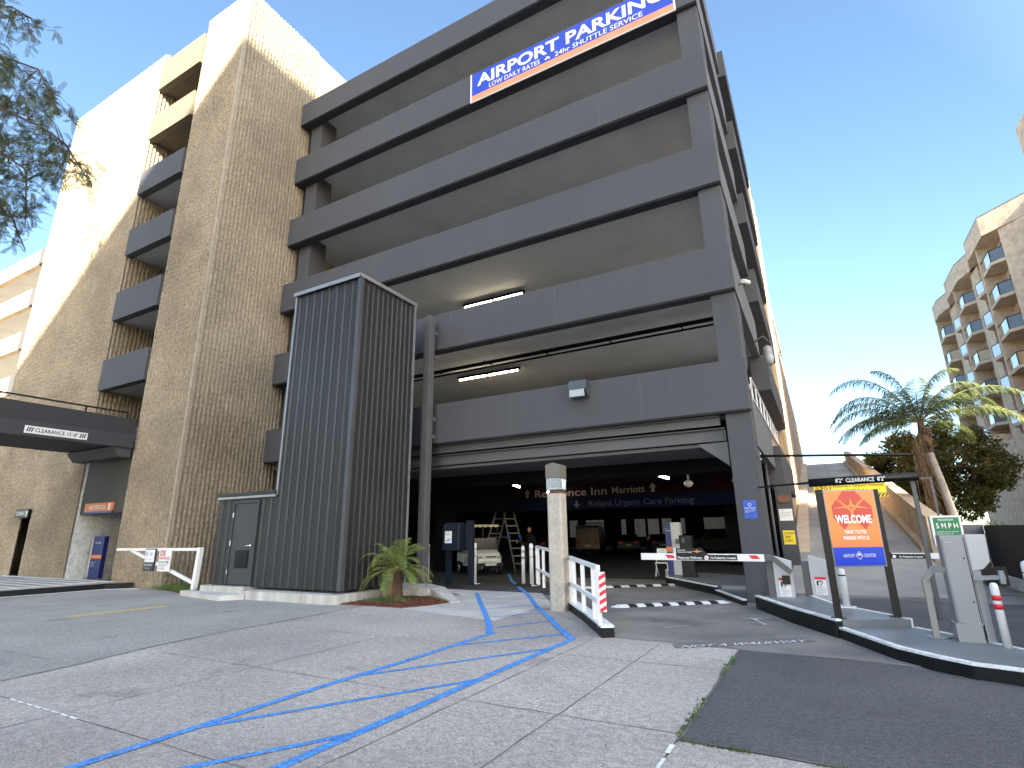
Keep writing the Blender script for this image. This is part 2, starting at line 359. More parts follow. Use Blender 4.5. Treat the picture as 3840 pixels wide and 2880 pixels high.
for p, q in [((-8.25, 13.05), (-7.6, 14.2)), ((-7.9, 12.4), (-7.2, 13.6)), ((-7.29, 11.58), (-6.83, 12.93)), ((-6.42, 10.32), (-5.84, 11.35)), ((-5.75, 9.32), (-5.1, 10.25)), ((-5.02, 8.42), (-4.52, 9.38))]: ribbon([p, q], .05, .0068)
for p, q in [((-4.79, 6.85), (-3.7, 8.4)), ((-3.5, 7.2), (-4.72, 5.05)), ((-4.72, 3.15), (-3.46, 5.45)), ((-3.46, 3.6), (-4.7, 1.3)), ((-4.7, -.5), (-3.46, 1.8))]: ribbon([p, q], .07, .005)
structure(b.build('blue_walkway_lines', 'blue'))
# pale concrete walk
sheet('concrete_walk', [(-8.14, 9.74), (-6.53, 9.33), (-5.44, 9.09), (-5.5, 11.0), (-5.15, 11.05), (-6.7, 13.6), (-10.6, 13.6), (-10.6, 12.9), (-8.56, 12.6), (-8.3, 11.2), (-7.6, 10.8)], .005, 'conc')
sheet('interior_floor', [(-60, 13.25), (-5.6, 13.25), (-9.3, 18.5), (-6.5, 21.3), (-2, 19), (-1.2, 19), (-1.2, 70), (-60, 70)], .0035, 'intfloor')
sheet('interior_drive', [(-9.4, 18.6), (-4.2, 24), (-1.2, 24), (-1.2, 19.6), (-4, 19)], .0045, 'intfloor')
# painted words and arrow
tg = thing('painted_lettering', (-1.2, 8.6, 0), 'worn white words painted across the driveway in front of the dark asphalt', 'road marking')
b = MB().prism([(-1.95, 7.98), (-.3, 9.28), (-.5, 9.55), (-2.05, 8.25)], .0085, .0095).build('dark_backing', mat('dark_touchup', (.13, .125, .12), .9, .3, 1.4), tg)
d = Vector((1.44, 1.14, 0)).normalized(); up = Vector((-.12, 1, 0))
text('lettering', 'NOT A WALKWAY', 'whitew', tg, (-1.88, 7.98, .011), d, Vector((0, 1, 0)), .2, 1.85)
b = MB(); ribbon([(-1.35, 11.2), (-1.04, 10.44)], .05, .012, b); ribbon([(-2.5, 9.5), (-2.15, 9.9)], .03, .012, b); ribbon([(-1.3, 11.0), (-1.05, 11.35)], .04, .013, b); ribbon([(-1.5, 10.95), (-1.2, 11.2)], .04, .0135, b)
structure(b.build('worn_arrow_marking', mat('faint_paint', (.42, .42, .38), .8, .3, 12, speck=.3, sps=30)))
# ================================================================== PARKING GARAGE
G = thing('parking_garage', (-1.06, 13.3, 0), 'dark grey six level open parking garage with long horizontal wall bands', 'parking garage')
LV = [4.24+3.06*k for k in range(6)]
for k, z in enumerate(LV):
    h = 1.24 if k < 5 else 1.12; x0 = -18.25
    z0 = z
    MB().box(x0, 13.3, z0, -1.06, 13.62, z0+h).build('facade_band', 'grey', G, .012)
    MB().box(-44, 13.3, z0, -21.2, 13.62, z0+h).build('facade_band', 'grey', G)
    MB().box(-75, 13.3, z0, -44.05, 13.62, z0+h).build('facade_band', M['stucco2'], G)
    MB().box(x0+.01, 13.34, z0-.03, -1.1, 13.68, z0-.002).build('soffit_lip', 'lipdark', G)
    if k >= 0:
        MB().box(-75, 13.70, z+.32, -1.2, 62, z+.55).build('floor_slab', 'ceil', G)
        MB().box(-18.2, 13.64, z-.02, -1.15, 13.695, z+.5).build('band_back', 'lipdark', G)
    MB().box(-60, 61.6, z0, -1.2, 62, z0+h).build('rear_band', 'grey', G)
# expansion joints on the bands as thin proud strips
for k, xs in enumerate([(-7.4, -3.6), (-9.6, -5.9), (-7.2,), (-9.0, -4.2), (-6.6,), (-8,)]):
    for x in xs: MB().box(x, 13.296, LV[k]+.01, x+.012, 13.3, LV[k]+1.2).build('band_joint', 'steel', G)
# columns
def colm(x0, x1, y0, y1, z0, z1, m='grey', n='column'): return MB().box(x0, y0, z0, x1, y1, z1).build(n, m, G, .01)
colm(-1.65, -1.09, 13.45, 14.52, -.01, 4.22)
for k in range(5): colm(-1.66, -1.09, 13.45, 14.5, LV[k]+1.24, LV[k+1]-.03)
for k in range(5): colm(-17.9, -17.2, 13.7, 14.5, LV[k]+.55, LV[k+1]+.32)
colm(-17.9, -17.2, 13.7, 14.5, 0, 4.5)
for x in (-10.0, -24, -34, -46, -58):
    for y in (24, 36, 48):
        for k in range(5): colm(x, x+.6, y, y+.6, LV[k]+.56, LV[k+1]+.31, 'ceil')
for x in (-14.9, -26, -36):
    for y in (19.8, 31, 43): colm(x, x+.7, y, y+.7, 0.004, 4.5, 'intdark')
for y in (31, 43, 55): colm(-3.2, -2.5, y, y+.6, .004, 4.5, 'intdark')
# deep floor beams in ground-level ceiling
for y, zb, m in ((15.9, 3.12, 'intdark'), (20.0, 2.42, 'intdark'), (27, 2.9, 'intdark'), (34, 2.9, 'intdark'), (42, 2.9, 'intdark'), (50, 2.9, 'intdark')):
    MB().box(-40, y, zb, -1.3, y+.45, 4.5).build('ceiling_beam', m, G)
# steel channel beams under the first band
def chan(z0, z1, x0, x1, y):
    return MB().box(x0, y, z0, x1, y+.03, z1).box(x0, y-.1, z0, x1, y-.002, z0+.03).box(x0, y-.1, z1-.03, x1, y-.002, z1)
chan(3.96, 4.2, -17.8, -1.8, 13.6).build('steel_beam', 'steel', G)
chan(3.6, 3.92, -17.8, -1.72, 13.72).build('steel_beam', 'steel', G)
MB().box(-17.8, 13.76, 3.5, -2.3, 15.88, 3.58).build('entry_soffit', M['grey_side'], G)
MB().extr([(-2.4, 3.56), (-1.7, 3.0), (-1.7, 3.58)], (0, 13.66, 0), XA, ZA, YA, .25).build('haunch', 'steel', G)
b = MB()
for i in range(5): b.tube([(-1.78, 13.58, 3.62+i*.055), (-1.78, 13.64, 3.62+i*.055)], .015, 8)
b.build('bolt_row', 'steel', G)
# side elevation
TOPS = [5.48, 8.54, 11.6, 14.66, 17.72, 20.66]
for k in range(1, 6): MB().box(-1.3, 13.64, TOPS[k]-1.24, -1.06, 19.58, TOPS[k]).build('side_band', 'grey_side', G)
MB().box(-1.3, 13.9, 3.45, -1.06, 19.55, 4.62).build('side_band', 'grey_side', G)
for z1 in (20.45, 17.0, 13.75, 10.6, 7.35, 4.2):
    z0 = z1-1.24
    MB().prism([(-1.06, 19.6), (-.85, 19.6), (-.85, 28.0), (-1.06, 28.3), (-1.4, 28.3), (-1.4, 19.6)], z0, z1).build('side_ledge', 'grey', G)
    if z1 > 4.5: MB().box(-9, 19.62, z0+.1, -1.42, 28.2, z0+.3).build('side_slab', 'ceil', G)
b = MB()
b.bar((-1.06, 14.3, 5.22), (-1.06, 23.8, 5.26), .04); b.bar((-1.06, 14.3, 4.66), (-1.06, 23.6, 4.76), .04)
for i in range(9): y = 14.3+i*1.16; b.bar((-1.06, y, 4.68+.01*i), (-1.06, y, 5.22), .035)
b.build('side_railing', 'white', G)
MB().box(-1.2, 19.6, 0, -.74, 20.1, 2.96).build('side_pier', 'grey', G, .01)
MB().box(-1.35, 15, 0, -1.3, 19.58, .9).build('side_dark_panel', 'intdark', G)
for y in (15.2, 17.4): MB().tube([(-1.2, y, 0), (-1.2, y, 3.4)], .035, 8).build('side_pipe', 'steel', G)
MB().box(-4.05, 28.15, 0, -1.42, 28.27, 4.4).build('inner_wall', 'intdark', G)
MB().box(-4, 28.3, 0, -1.06, 40, 22.9).build('side_wall', 'stucco2', G)
MB().box(-4, 40.02, 0, -.95, 78, 13.4).build('side_wall', 'stucco2', G)
b = MB()
for y in (29.5, 31.2, 33.0, 35.2, 37.6): b.box(-1.06, y, 0, -.99, y+.35, 22.8)
b.build('side_pilasters', 'stucco2', G)
# ground-floor rear wall with openings
bw = MB(); prev = -75
for i, (a, c) in enumerate([(-26.3, -25.1), (-24.2, -21.9), (-21.2, -19.3), (-18.4, -17.1), (-16.9, -15.6), (-15.35, -14.2), (-13.3, -12.8), (-10.9, -8.0), (-7.4, -5.4)]):
    bw.box(prev, 61, 0, a, 61.35, 4.4); prev = c
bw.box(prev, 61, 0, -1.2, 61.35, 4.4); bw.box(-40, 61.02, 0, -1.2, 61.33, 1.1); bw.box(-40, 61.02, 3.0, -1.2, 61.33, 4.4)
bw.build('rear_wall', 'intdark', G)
MB().box(-75, 62.5, 0, -74.5, 63, 3).build('rear_kerb', 'ceil', G)
# hanging roof pipes under level 2 ceiling
b = MB()
for dy, dz in ((0, 0), (.22, .02), (.4, -.05)): b.tube([(-17.5, 15.2+dy, 7.25+dz), (-1.8, 14.95+dy, 7.25+dz)], .035, 8)
for i in range(7): b.box(-16+i*2.2, 15.0, 7.27, -15.97+i*2.2, 15.55, 7.3)
b.build('ceiling_pipes', 'intdark', G)
# banner
B0 = thing('banner', (-8.8, 13.28, 16.4), 'long blue airport parking banner with orange bottom stripe hung on the upper wall band', 'banner')
MB().box(-8.83, 13.25, 16.42, -1.68, 13.285, 17.62).build('banner_sheet', 'bblue', B0)
MB().box(-8.83, 13.235, 16.42, -1.68, 13.249, 16.66).build('orange_stripe', mat('banner_orange', (.8, .24, .12), .5, .08, 3), B0)
b = MB(); b.box(-8.88, 13.23, 16.38, -8.83, 13.27, 17.64); b.box(-1.68, 13.23, 16.38, -1.63, 13.27, 17.64); b.box(-8.83, 13.24, 16.385, -1.68, 13.27, 16.418)
b.build('banner_frame', 'white', B0)
text('headline', 'AIRPORT PARKING', 'white', B0, (-8.6, 13.246, 17.02), XA, ZA, .46, 6.7, bold=.03)
text('subline', 'LOW DAILY RATES', 'white', B0, (-8.1, 13.246, 16.73), XA, ZA, .19, 2.0, bold=.01)
text('subline', '24hr SHUTTLE SERVICE', 'white', B0, (-5.55, 13.246, 16.73), XA, ZA, .19, 2.95, bold=.01)
MB().extr([(-.11, 0), (-.06, -.05), (0, .0), (.06, -.05), (.11, 0), (0, .1)], (-5.82, 13.246, 16.8), XA, ZA, NEG, .003).build('emblem', 'white', B0)
# wall flood lamps
L0 = thing('wall_lamp', (-5.2, 13.3, 5.0), 'boxy wall lamp with glass front on the lowest wall band', 'lamp')
MB().extr([(0, .5), (-.25, .48), (-.3, .24), (-.3, .2), (0, .0)], (-5.47, 13.3, 5.0), YA, ZA, XA, .5).build('housing', mat('lamp_housing', (.05, .058, .07), .5, .1, 4), L0, .01)
MB().box(-5.43, 12.985, 5.2, -5.01, 13.0, 5.02).add([(-5.43, 12.99, 5.21), (-5.01, 12.99, 5.21), (-5.01, 13.05, 5.02), (-5.43, 13.05, 5.02)], [(0, 1, 2, 3)]).build('glass_front', 'glassw', L0)
L1 = thing('side_flood_lamp', (-.85, 18, 6.8), 'round grey flood lamp on a bracket on the garage side wall', 'lamp')
MB().tube([(-1.06, 17.6, 7.2), (-.8, 17.6, 7.35), (-.6, 17.7, 7.1)], .03, 8).build('bracket', 'steel', L1)
MB().lathe(-.72, 17.8, [(.04, 7.1), (.13, 7.03), (.15, 6.8), (.1, 6.72)], 14).build('lamp_head', 'cab', L1)
MB().lathe(-.7, 17.72, [(.1, 6.8), (.14, 6.68), (.11, 6.5), (.04, 6.45)], 12).build('lens', 'glassw', L1)
L2 = thing('security_camera', (-.95, 14.0, 7.4), 'small white camera on the upper corner of the garage side', 'camera')
MB().bar((-1.06, 14.6, 7.9), (-.9, 14.6, 7.95), .03).build('arm', 'steel', L2); MB().tube([(-.93, 14.5, 7.95), (-.82, 14.9, 8.05)], .06, 10).build('camera_body', 'white', L2)
# ceiling tube lights
def tubelight(x0, x1, y, z, lab):
    t = thing('tube_light', ((x0+x1)/2, y, z), lab, 'ceiling light', 'lit tube lights on the garage ceilings')
    xm = (x0+x1)/2
    MB().box(x0-.08, y-.06, z+.03, x1+.08, y+.1, z+.12).build('fixture', 'intdark', t)
    for a, c in ((x0, xm-.06), (xm+.06, x1)): MB().tube([(a, y, z), (c, y, z)], .032, 10).build('lit_tube', 'tube', t)
tubelight(-11.5, -8.85, 16.9, 10.46, 'upper pair of lit tubes under the second open level ceiling')
tubelight(-11.7, -9.1, 16.9, 7.4, 'lower pair of lit tubes above the pipe run over the entrance')
for n, (p, q) in enumerate([((-4.23, 17.0, 3.22), (-4.2, 18.1, 3.22)), ((-9.35, 16.9, 3.2), (-9.6, 17.8, 3.2)), ((-9.0, 19.0, 3.05), (-8.9, 19.9, 3.05))]):
    t = thing('lane_light', p, ['single lit tube over the entry lane near the corner column', 'lit tube just left of the top of the ladder', 'lit tube just right of the top of the ladder'][n], 'ceiling light')
    MB().bar(Vector(p)+Vector((0, 0, .07)), Vector(q)+Vector((0, 0, .07)), .12, .05).build('fixture', 'intdark', t)
    MB().tube([p, q], .04, 8).build('lit_tube', 'tube', t)
# hanging boards inside
hb = thing('overhead_hotel_board', (-6, 19.9, 2.85), 'maroon overhead board with pale hotel name and up arrow inside the entrance', 'sign')
MB().box(-11.2, 19.9, 2.86, -1.4, 19.94, 3.34).build('panel', 'maroon', hb)
text('lettering', 'Residence Inn', 'sgrey', hb, (-10.0, 19.89, 2.93), XA, ZA, .28, 3.05, bold=.012)
text('lettering', 'Marriott', 'sgrey', hb, (-6.75, 19.89, 2.95), XA, ZA, .24, 1.25, bold=.012)
MB().extr([(-.06, 0), (.06, 0), (.06, .17), (.14, .17), (0, .34), (-.14, .17), (-.06, .17)], (-5.2, 19.89, 2.93), XA, ZA, NEG, .004).build('arrow', 'sgrey', hb)
MB().extr([(-.06, 0), (.06, 0), (.06, .17), (.14, .17), (0, .34), (-.14, .17), (-.06, .17)], (-10.35, 19.89, 2.93), XA, ZA, NEG, .004).build('arrow', 'sgrey', hb)
hb = thing('overhead_clinic_board', (-6, 19.9, 2.4), 'dark navy overhead board with dim blue lettering below the hotel board', 'sign')
MB().box(-11.2, 19.9, 2.4, -1.4, 19.93, 2.855).build('panel', 'navyb', hb)
text('lettering', 'Reliant Urgent Care Parking', 'sblue2', hb, (-7.7, 19.89, 2.5), XA, ZA, .22, 3.9)
MB().extr([(-.05, .17), (.05, .17), (.05, .34), (-.05, .34)], (-8.2, 19.89, 2.4), XA, ZA, NEG, .004).add([(-8.35, 19.886, 2.6), (-8.05, 19.886, 2.6), (-8.2, 19.886, 2.45)], [(0, 2, 1)]).build('arrow', 'sblue2', hb)
for n, (x, y, z) in enumerate([(-3.35, 17.0, 3.1), (-1.95, 16.8, 3.1), (-7.9, 17.0, 3.0)]):
    c = thing('ceiling_camera', (x, y, z), ['pale dome camera hanging over the entry lane near the lit tube', 'pale camera hanging beside the corner column', 'dim camera hanging left of the lamp post'][n], 'camera')
    MB().tube([(x, y, z+.1), (x, y, z-.08)], .03, 8).build('stem', 'cabw', c)
    MB().lathe(x, y, [(.05, z-.08), (.13, z-.14), (.14, z-.2), (.08, z-.27), (.02, z-.29)], 12).build('dome', 'cabw', c)
# ================================================================== BLOCK TOWERS
def ribbed(wall, z0, z1, pitch=.155, row=.1, amp=.058, seed=1):
    # wall: list of (p,q) plan segments, outward normal to the right of p->q ; ribs real geometry
    rnd = random.Random(seed); b = MB()
    for (p, q) in wall:
        p, q = Vector((*p, 0)), Vector((*q, 0)); L = (q-p).length; d = (q-p)/L; nn = Vector((d.y, -d.x, 0))
        nr = max(1, round(L/pitch)); pw = L/nr; cols = []
        cols = []
        for i in range(nr):
            cols += [(i*pw+pw*.02, 0), (i*pw+pw*.2, .9), (i*pw+pw*.46, 1.1), (i*pw+pw*.68, .85), (i*pw+pw*.82, 0)]
        cols = [(0, .6)]+cols+[(L, .6)]
        o = len(b.v); zs = []; zz = z0; courses = int((z1-z0)/.2)
        for c in range(courses):
            for f, jn in ((0, 1), (.09, 0), (.5, 0), (.91, 0)): zs.append((z0+(c+f)*(z1-z0)/courses, jn))
        zs.append((z1, 0)); nz = len(zs)-1
        for z, jn in zs:
            for k, (t, h) in enumerate(cols):
                edge = k in (0, len(cols)-1)
                a = amp*h+(0 if edge else (rnd.uniform(-.5, .5)*amp*(.42 if h > .5 else .08) - (.016 if jn and h > .5 else 0)))
                pt = p+d*t+nn*a; b.v.append((pt.x, pt.y, z))
        nc = len(cols)
        for j in range(nz):
            for k in range(nc-1):
                i0 = o+j*nc+k; b.f.append((i0, i0+1, i0+nc+1, i0+nc)); b.smooth.append(False)
    return b
T = thing('stair_tower', (-19.7, 10.3, 0), 'tall tan ribbed block stair tower sunlit at the top beside the grey garage', 'tower')
ribbed([((-21.2, 16), (-21.2, 10.27)), ((-21.2, 10.27), (-18.25, 10.27)), ((-18.25, 10.27), (-18.25, 13.9))], 0, 24.25, seed=3).build('ribbed_wall', 'block', T)
MB().box(-21.17, 10.32, 24.0, -18.3, 16, 24.22).build('roof', 'conc', T)
MB().box(-21.15, 13.9, 0, -18.27, 16, 24.2).build('rear_wall', 'block', T)
MB().box(-18.33, 10.22, 0, -18.2, 10.35, 24.24).build('corner_strip', mat('smooth_block', (.27, .235, .18), .95, .12, 3, .5, 30, speck=.12, sps=30), T)
W = thing('block_wing', (-29, 10.3, 0), 'wide tan ribbed block wing crossed by a diagonal sunlight edge left of the stair tower', 'building')
ribbed([((-33.25, 16), (-33.25, 10.27)), ((-33.25, 10.27), (-29.05, 10.27))], 0, 24.15, seed=4).build('ribbed_wall', 'block', W)
ribbed([((-28.2, 10.27), (-24.55, 10.27))], 0, 24.15, seed=6).build('ribbed_wall', 'block', W)
ribbed([((-29.05, 10.27), (-28.2, 10.27))], 2.72, 24.15, seed=7).build('ribbed_wall', 'block', W)
ribbed([((-24.55, 10.27), (-24.55, 14.5))], 4.6, 24.15, seed=8).build('ribbed_wall', 'block', W)
MB().box(-24.75, 10.3, 0, -24.56, 14.5, 4.6).build('recess_side_wall', M['whitew'], W)
MB().box(-33.2, 10.32, 23.9, -24.6, 16, 24.1).build('roof', 'conc', W)
MB().box(-33.2, 13.0, 0, -24.6, 16, 24).build('rear_wall', 'block', W)
MB().box(-29.1, 10.9, 0, -28.15, 11.0, 2.8).build('dark_doorway', 'black', W)
sg = thing('stairs_sign', (-28.7, 10.15, 2.4), 'small dark stairs sign above the narrow doorway slot', 'sign')
MB().box(-29.25, 10.08, 2.4, -28.1, 10.14, 2.75).build('panel', 'blackm', sg)
text('lettering', 'STAIRS', 'whitew', sg, (-29.15, 10.075, 2.5), XA, ZA, .16, .75); MB().extr([(-.04, 0), (.04, 0), (.04, .14), (.09, .14), (0, .25), (-.09, .14), (-.04, .14)], (-28.24, 10.075, 2.45), XA, ZA, NEG, .003).build('arrow', 'whitew', sg)
# balconies between wing and tower
BZ = [(7.21, 8.5), (10.2, 11.5), (13.2, 14.45), (16.2, 17.4), (19.1, 20.35), (21.9, 23.5)]
for i, (z0, z1) in enumerate(BZ):
    m = 'grey' if i < 4 else M['balsun']
    MB().box(-24.5, 10.12, z0, -21.22, 10.42, z1).build('balcony_front', m, W, .01)
    MB().box(-24.5, 10.43, z0+.06, -21.24, 14.5, z0+.22).build('balcony_slab', 'ceil' if i < 4 else M['balsun'], W)
MB().box(-24.5, 13.2, .15, -21.25, 13.4, 24).build('balcony_back_wall', 'intdark', W)
MB().box(-24.5, 10.36, 2.42, -21.22, 10.5, 5.5).build('recess_lintel', mat('taupe_panel', (.05, .048, .043), .8, .08, 1), W)
MB().box(-24.5, 13.0, .15, -21.22, 13.15, 2.42).build('recess_back_wall', 'intdark', W)
sg = thing('pay_station_sign', (-23, 10.9, 2.45), 'faded orange pay station sign over the dark recess by the tower', 'sign')
MB().box(-24.05, 10.29, 2.5, -22.1, 10.35, 2.8).build('panel', mat('faded_orange', (.5, .17, .06), .6), sg); MB().box(-24.05, 10.285, 2.43, -22.1, 10.35, 2.5).build('lower_band', 'kblue', sg)
text('lettering', 'PAY STATION', 'whitew', sg, (-23.7, 10.286, 2.57), XA, ZA, .15, 1.15, bold=.01); MB().box(-22.35, 10.28, 2.54, -22.27, 10.288, 2.76).build('pictogram', 'whitew', sg)
kb = thing('pay_kiosk', (-23.5, 10.6, .15), 'tall blue pay kiosk with orange stripe in the recess by the tower', 'kiosk')
b0 = len(MB().v)
MB().box(-23.95, 10.75, .15, -23.2, 10.9, 1.62).build('body', 'kblue', kb); MB().box(-24.2, 10.8, .15, -23.955, 10.95, 1.6).build('side_panel', 'cabw', kb)
MB().box(-23.96, 10.74, .84, -23.19, 10.749, .96).build('orange_stripe', 'orange', kb)
text('lettering', 'PAY HERE', 'white', kb, (-23.8, 10.747, 1.36), XA, ZA, .06, .4); text('lettering', 'credit cards\nand cash\naccepted', 'whitew', kb, (-23.85, 10.747, .68), XA, ZA, .045)
# clearance bridge
BR = thing('clearance_bridge', (-22.8, 5, 4.3), 'dark grey bridge with clearance sign crossing in front of the block wing', 'bridge')
MB().box(-24.5, -14, 4.67, -21.06, 10.1, 5.1).build('deck', M['lipdark'], BR)
MB().box(-21.3, -14, 5.11, -21.06, 10.1, 5.66).build('parapet', mat('bridge_grey', (.026, .027, .03), .75, .06, 1), BR)
MB().box(-21.28, -14, 4.62, -21.02, 10.1, 5.1).build('lower_beam', mat('bridge_grey_low', (.035, .036, .04), .75, .06, 1), BR)
MB().extr([(9.75, 4.3), (10.1, 4.3), (10.1, 4.62), (9.5, 4.62)], (-24.4, 0, 0), YA, ZA, XA, 3.3).build('end_beam', M['grey'], BR)
b = MB(); b.bar((-21.35, -14, 5.86), (-21.35, 9.9, 5.9), .05)
for y in (-2, .5, 3, 5.9, 8.6, 9.9): b.bar((-21.35, y, 5.66), (-21.35, y, 5.88), .05)
b.build('handrail', 'blackm', BR)
cs = thing('clearance_sign', (-21, 7.8, 4.7), 'white clearance 13 foot 8 sign on the dark bridge side', 'sign')
MB().box(-21.015, 6.98, 4.7, -21.0, 8.66, 4.93).build('panel', 'white', cs)
text('lettering', "CLEARANCE 13'-8\"", 'black', cs, (-20.995, 7.24, 4.76), YA, ZA, .115, 1.15, bold=.012)
b = MB()
for y0 in (7.02, 8.43):
    for i in range(3): b.extr([(0, 0), (.035, 0), (.075, .14), (.04, .14)], (-20.997, y0+i*.06, 4.75), YA, ZA, XA, .003)
b.build('slash_marks', 'black', cs)
# ================================================================== METAL SHED
S = thing('metal_shed', (-12.5, 10.9, .2), 'tall charcoal corrugated metal shed with a lower lean-to and service door', 'shed')
def corr(p, q, z0, z1, pitch=.3, depth=.035, rib=.09):
    p, q = Vector((*p, 0)), Vector((*q, 0)); L = (q-p).length; d = (q-p)/L; n = Vector((d.y, -d.x, 0)); pr = [(0, 0)]; t = .06
    while t+rib < L-.02:
        pr += [(t, 0), (t+.02, depth), (t+rib-.02, depth), (t+rib, 0)]
        if pitch > .22: pr += [(t+rib+(pitch-rib)*.45, 0), (t+rib+(pitch-rib)*.48, .008), (t+rib+(pitch-rib)*.56, .008), (t+rib+(pitch-rib)*.59, 0)]
        t += pitch
    pr = [a for a in pr if a[0] < L]+[(L, 0)]
    vs = []
    for z in (z0, z1): vs += [(p+d*a+n*h).to_tuple()[:2]+(z,) for a, h in pr]
    k = len(pr); return MB().add(vs, [(i, i+1, k+i+1, k+i) for i in range(k-1)])
corr((-12.62, 9.8), (-10.1, 9.8), .27, 8.36).build('front_cladding', 'shed', S)
corr((-10.1, 9.8), (-10.1, 12.05), .27, 8.36, .2, .035, .08).build('side_cladding', 'shed', S)
corr((-12.62, 12.05), (-12.62, 9.8), 2.6, 8.36).build('side_cladding', 'shed', S)
for a, c in ((-15.06, -14.42), (-13.28, -12.62)): corr((a, 9.8), (c, 9.8), .27, 2.58).build('lean_to_cladding', 'shed', S)
corr((-15.06, 10.6), (-15.06, 9.8), .27, 2.58).build('lean_to_cladding', 'shed', S)
MB().box(-12.66, 9.72, 8.36, -10.05, 12.1, 8.42).build('roof', 'shed', S)
b = MB(); b.box(-12.7, 9.69, 8.34, -10.03, 9.715, 8.45); b.box(-10.045, 9.69, 8.34, -10.02, 12.12, 8.45); b.box(-12.66, 9.75, 2.6, -12.60, 9.79, 8.34); b.box(-15.1, 9.72, 2.56, -12.64, 9.75, 2.62)
b.box(-10.075, 12.04, .27, -10.04, 12.1, 8.34)
b.build('edge_trim', 'trim', S)
b = MB(); b.box(-10.16, 9.74, .27, -10.04, 9.76, 8.34); b.box(-10.06, 9.76, .27, -10.04, 9.86, 8.34); b.build('corner_flashing', mat('flashing_grey', (.075, .078, .085), .4, .1, 1, metal=.3, streak=.2), S)
MB().prism([(-15.12, 9.7), (-12.63, 9.7), (-12.63, 12), (-15.12, 12)], 2.63, 2.72).build('lean_to_roof', 'shed', S)
MB().box(-14.42, 9.84, .27, -13.28, 9.9, 2.56).build('door_surround', 'shed', S)
D = MB().box(-14.34, 9.79, .3, -13.38, 9.835, 2.42).build('door', 'door', S, .004)
b = MB(); b.box(-14.41, 9.76, .28, -14.35, 9.84, 2.5); b.box(-13.37, 9.76, .28, -13.31, 9.84, 2.5); b.box(-14.35, 9.76, 2.43, -13.37, 9.84, 2.5); b.build('door_frame', 'door', S)
b = MB(); b.tube([(-13.52, 9.79, 1.3), (-13.52, 9.72, 1.3), (-13.65, 9.715, 1.29)], .013, 8); b.lathe(-13.52, 9.785, [(.035, 1.27), (.035, 1.33)], 12); b.build('lever_handle', 'chrome', D)
b = MB()
for z in (.55, 1.3, 2.05): b.box(-14.37, 9.75, z, -14.335, 9.765, z+.13)
b.build('hinge', 'chrome', D)
b = MB(); b.box(-14.1, 9.775, .72, -13.55, 9.785, 1.18)
for i in range(9): b.box(-14.07, 9.76, .75+i*.046, -13.58, 9.774, .772+i*.046)
b.build('louvre', 'blackm', D)
MB().tube([(-10.9, 11.0, 8.42), (-10.9, 11.0, 8.6), (-10.75, 11.0, 8.66), (-10.65, 11.0, 8.58)], .04, 8).build('roof_pipe', 'steel', S)
structure(MB().prism([(-13.0, 9.45), (-10.12, 9.5), (-9.92, 9.6), (-9.97, 11.4), (-8.95, 11.75), (-7.75, 10.95), (-7.6, 11.1), (-8.9, 12.3), (-10.3, 13.2), (-13.35, 13.2), (-13.35, 9.45)], -.004, lambda x, y: .2 if x < -8.8 else .03).build('concrete_plinth', 'concst'))
structure(MB().prism([(-15.2, 9.6), (-13.36, 9.6), (-13.36, 10.4), (-15.2, 10.4)], -.004, .26).build('door_sill_slab', 'concst'))
structure(MB().prism([(-15.72, 9.38), (-13.37, 8.95), (-13.02, 9.42), (-13.37, 9.59), (-15.72, 9.59)], -.003, .12).build('door_step', 'conc'))
# steel pole with clip angles
P = thing('steel_pole', (-10.15, 12.9, .2), 'tall grey square steel post standing free in front of the garage', 'post')
MB().box(-10.27, 12.8, .2, -10.02, 13.05, 8.32).build('shaft', 'steel', P, .01)
for z in (7.7, 6.9, 4.9, 4.35): MB().box(-10.015, 13.0, z, -9.96, 13.12, z+.1).build('clip', 'steel', P)
# ================================================================== LAMP POST (concrete)
LP = thing('lamp_post', (-4.9, 10.67, 0), 'square pebbled concrete lamp post with glass lamp head by the ramp railing', 'lamp post')
def rprism(x, y, w, z0, z1, c=.04, w2=None):
    b = MB(); w2 = w2 or w; pr = lambda w: [(x-w+c, y-w), (x+w-c, y-w), (x+w, y-w+c), (x+w, y+w-c), (x+w-c, y+w), (x-w+c, y+w), (x-w, y+w-c), (x-w, y-w+c)]
    a, q = pr(w), pr(w2); return b.add([(p[0], p[1], z0) for p in a]+[(p[0], p[1], z1) for p in q], [tuple(range(7, -1, -1)), tuple(range(8, 16))]+[(i, (i+1) % 8, 8+(i+1) % 8, 8+i) for i in range(8)])
rprism(-4.9, 10.78, .165, 0, 2.33).build('shaft', mat('pebbled_concrete', (.36, .33, .28), .95, .1, 3, .4, 60, speck=.15, sps=45), LP)
MB().box(-5.02, 10.66, 2.33, -4.78, 10.9, 2.4).build('collar', 'rust', LP)
MB().box(-5.07, 10.61, 2.66, -4.73, 10.95, 2.92).extr([(-.17, 0), (.17, 0), (.17, .02), (0, .07), (-.17, .02)], (-4.9, 10.61, 2.92), XA, ZA, YA, .34).build('lamp_cap', mat('lamp_bronze', (.12, .11, .09), .6, .1, 3), LP)
gl = mat('clear_lamp_glass', (.75, .82, .85), .05, 0); gl.node_tree.nodes['Principled BSDF'].inputs['Transmission Weight'].default_value = .75
MB().box(-5.06, 10.62, 2.41, -4.74, 10.94, 2.655).build('lamp_glass', gl, LP)
b = MB(); b.lathe(-4.9, 10.78, [(.11, 2.42), (.12, 2.45), (.05, 2.47), (.045, 2.6), (.02, 2.64)], 14); b.build('bulb', 'chrome', LP)
MB().box(-4.74, 10.66, .3, -4.72, 10.76, .42).build('cover_plate', 'cab', LP)
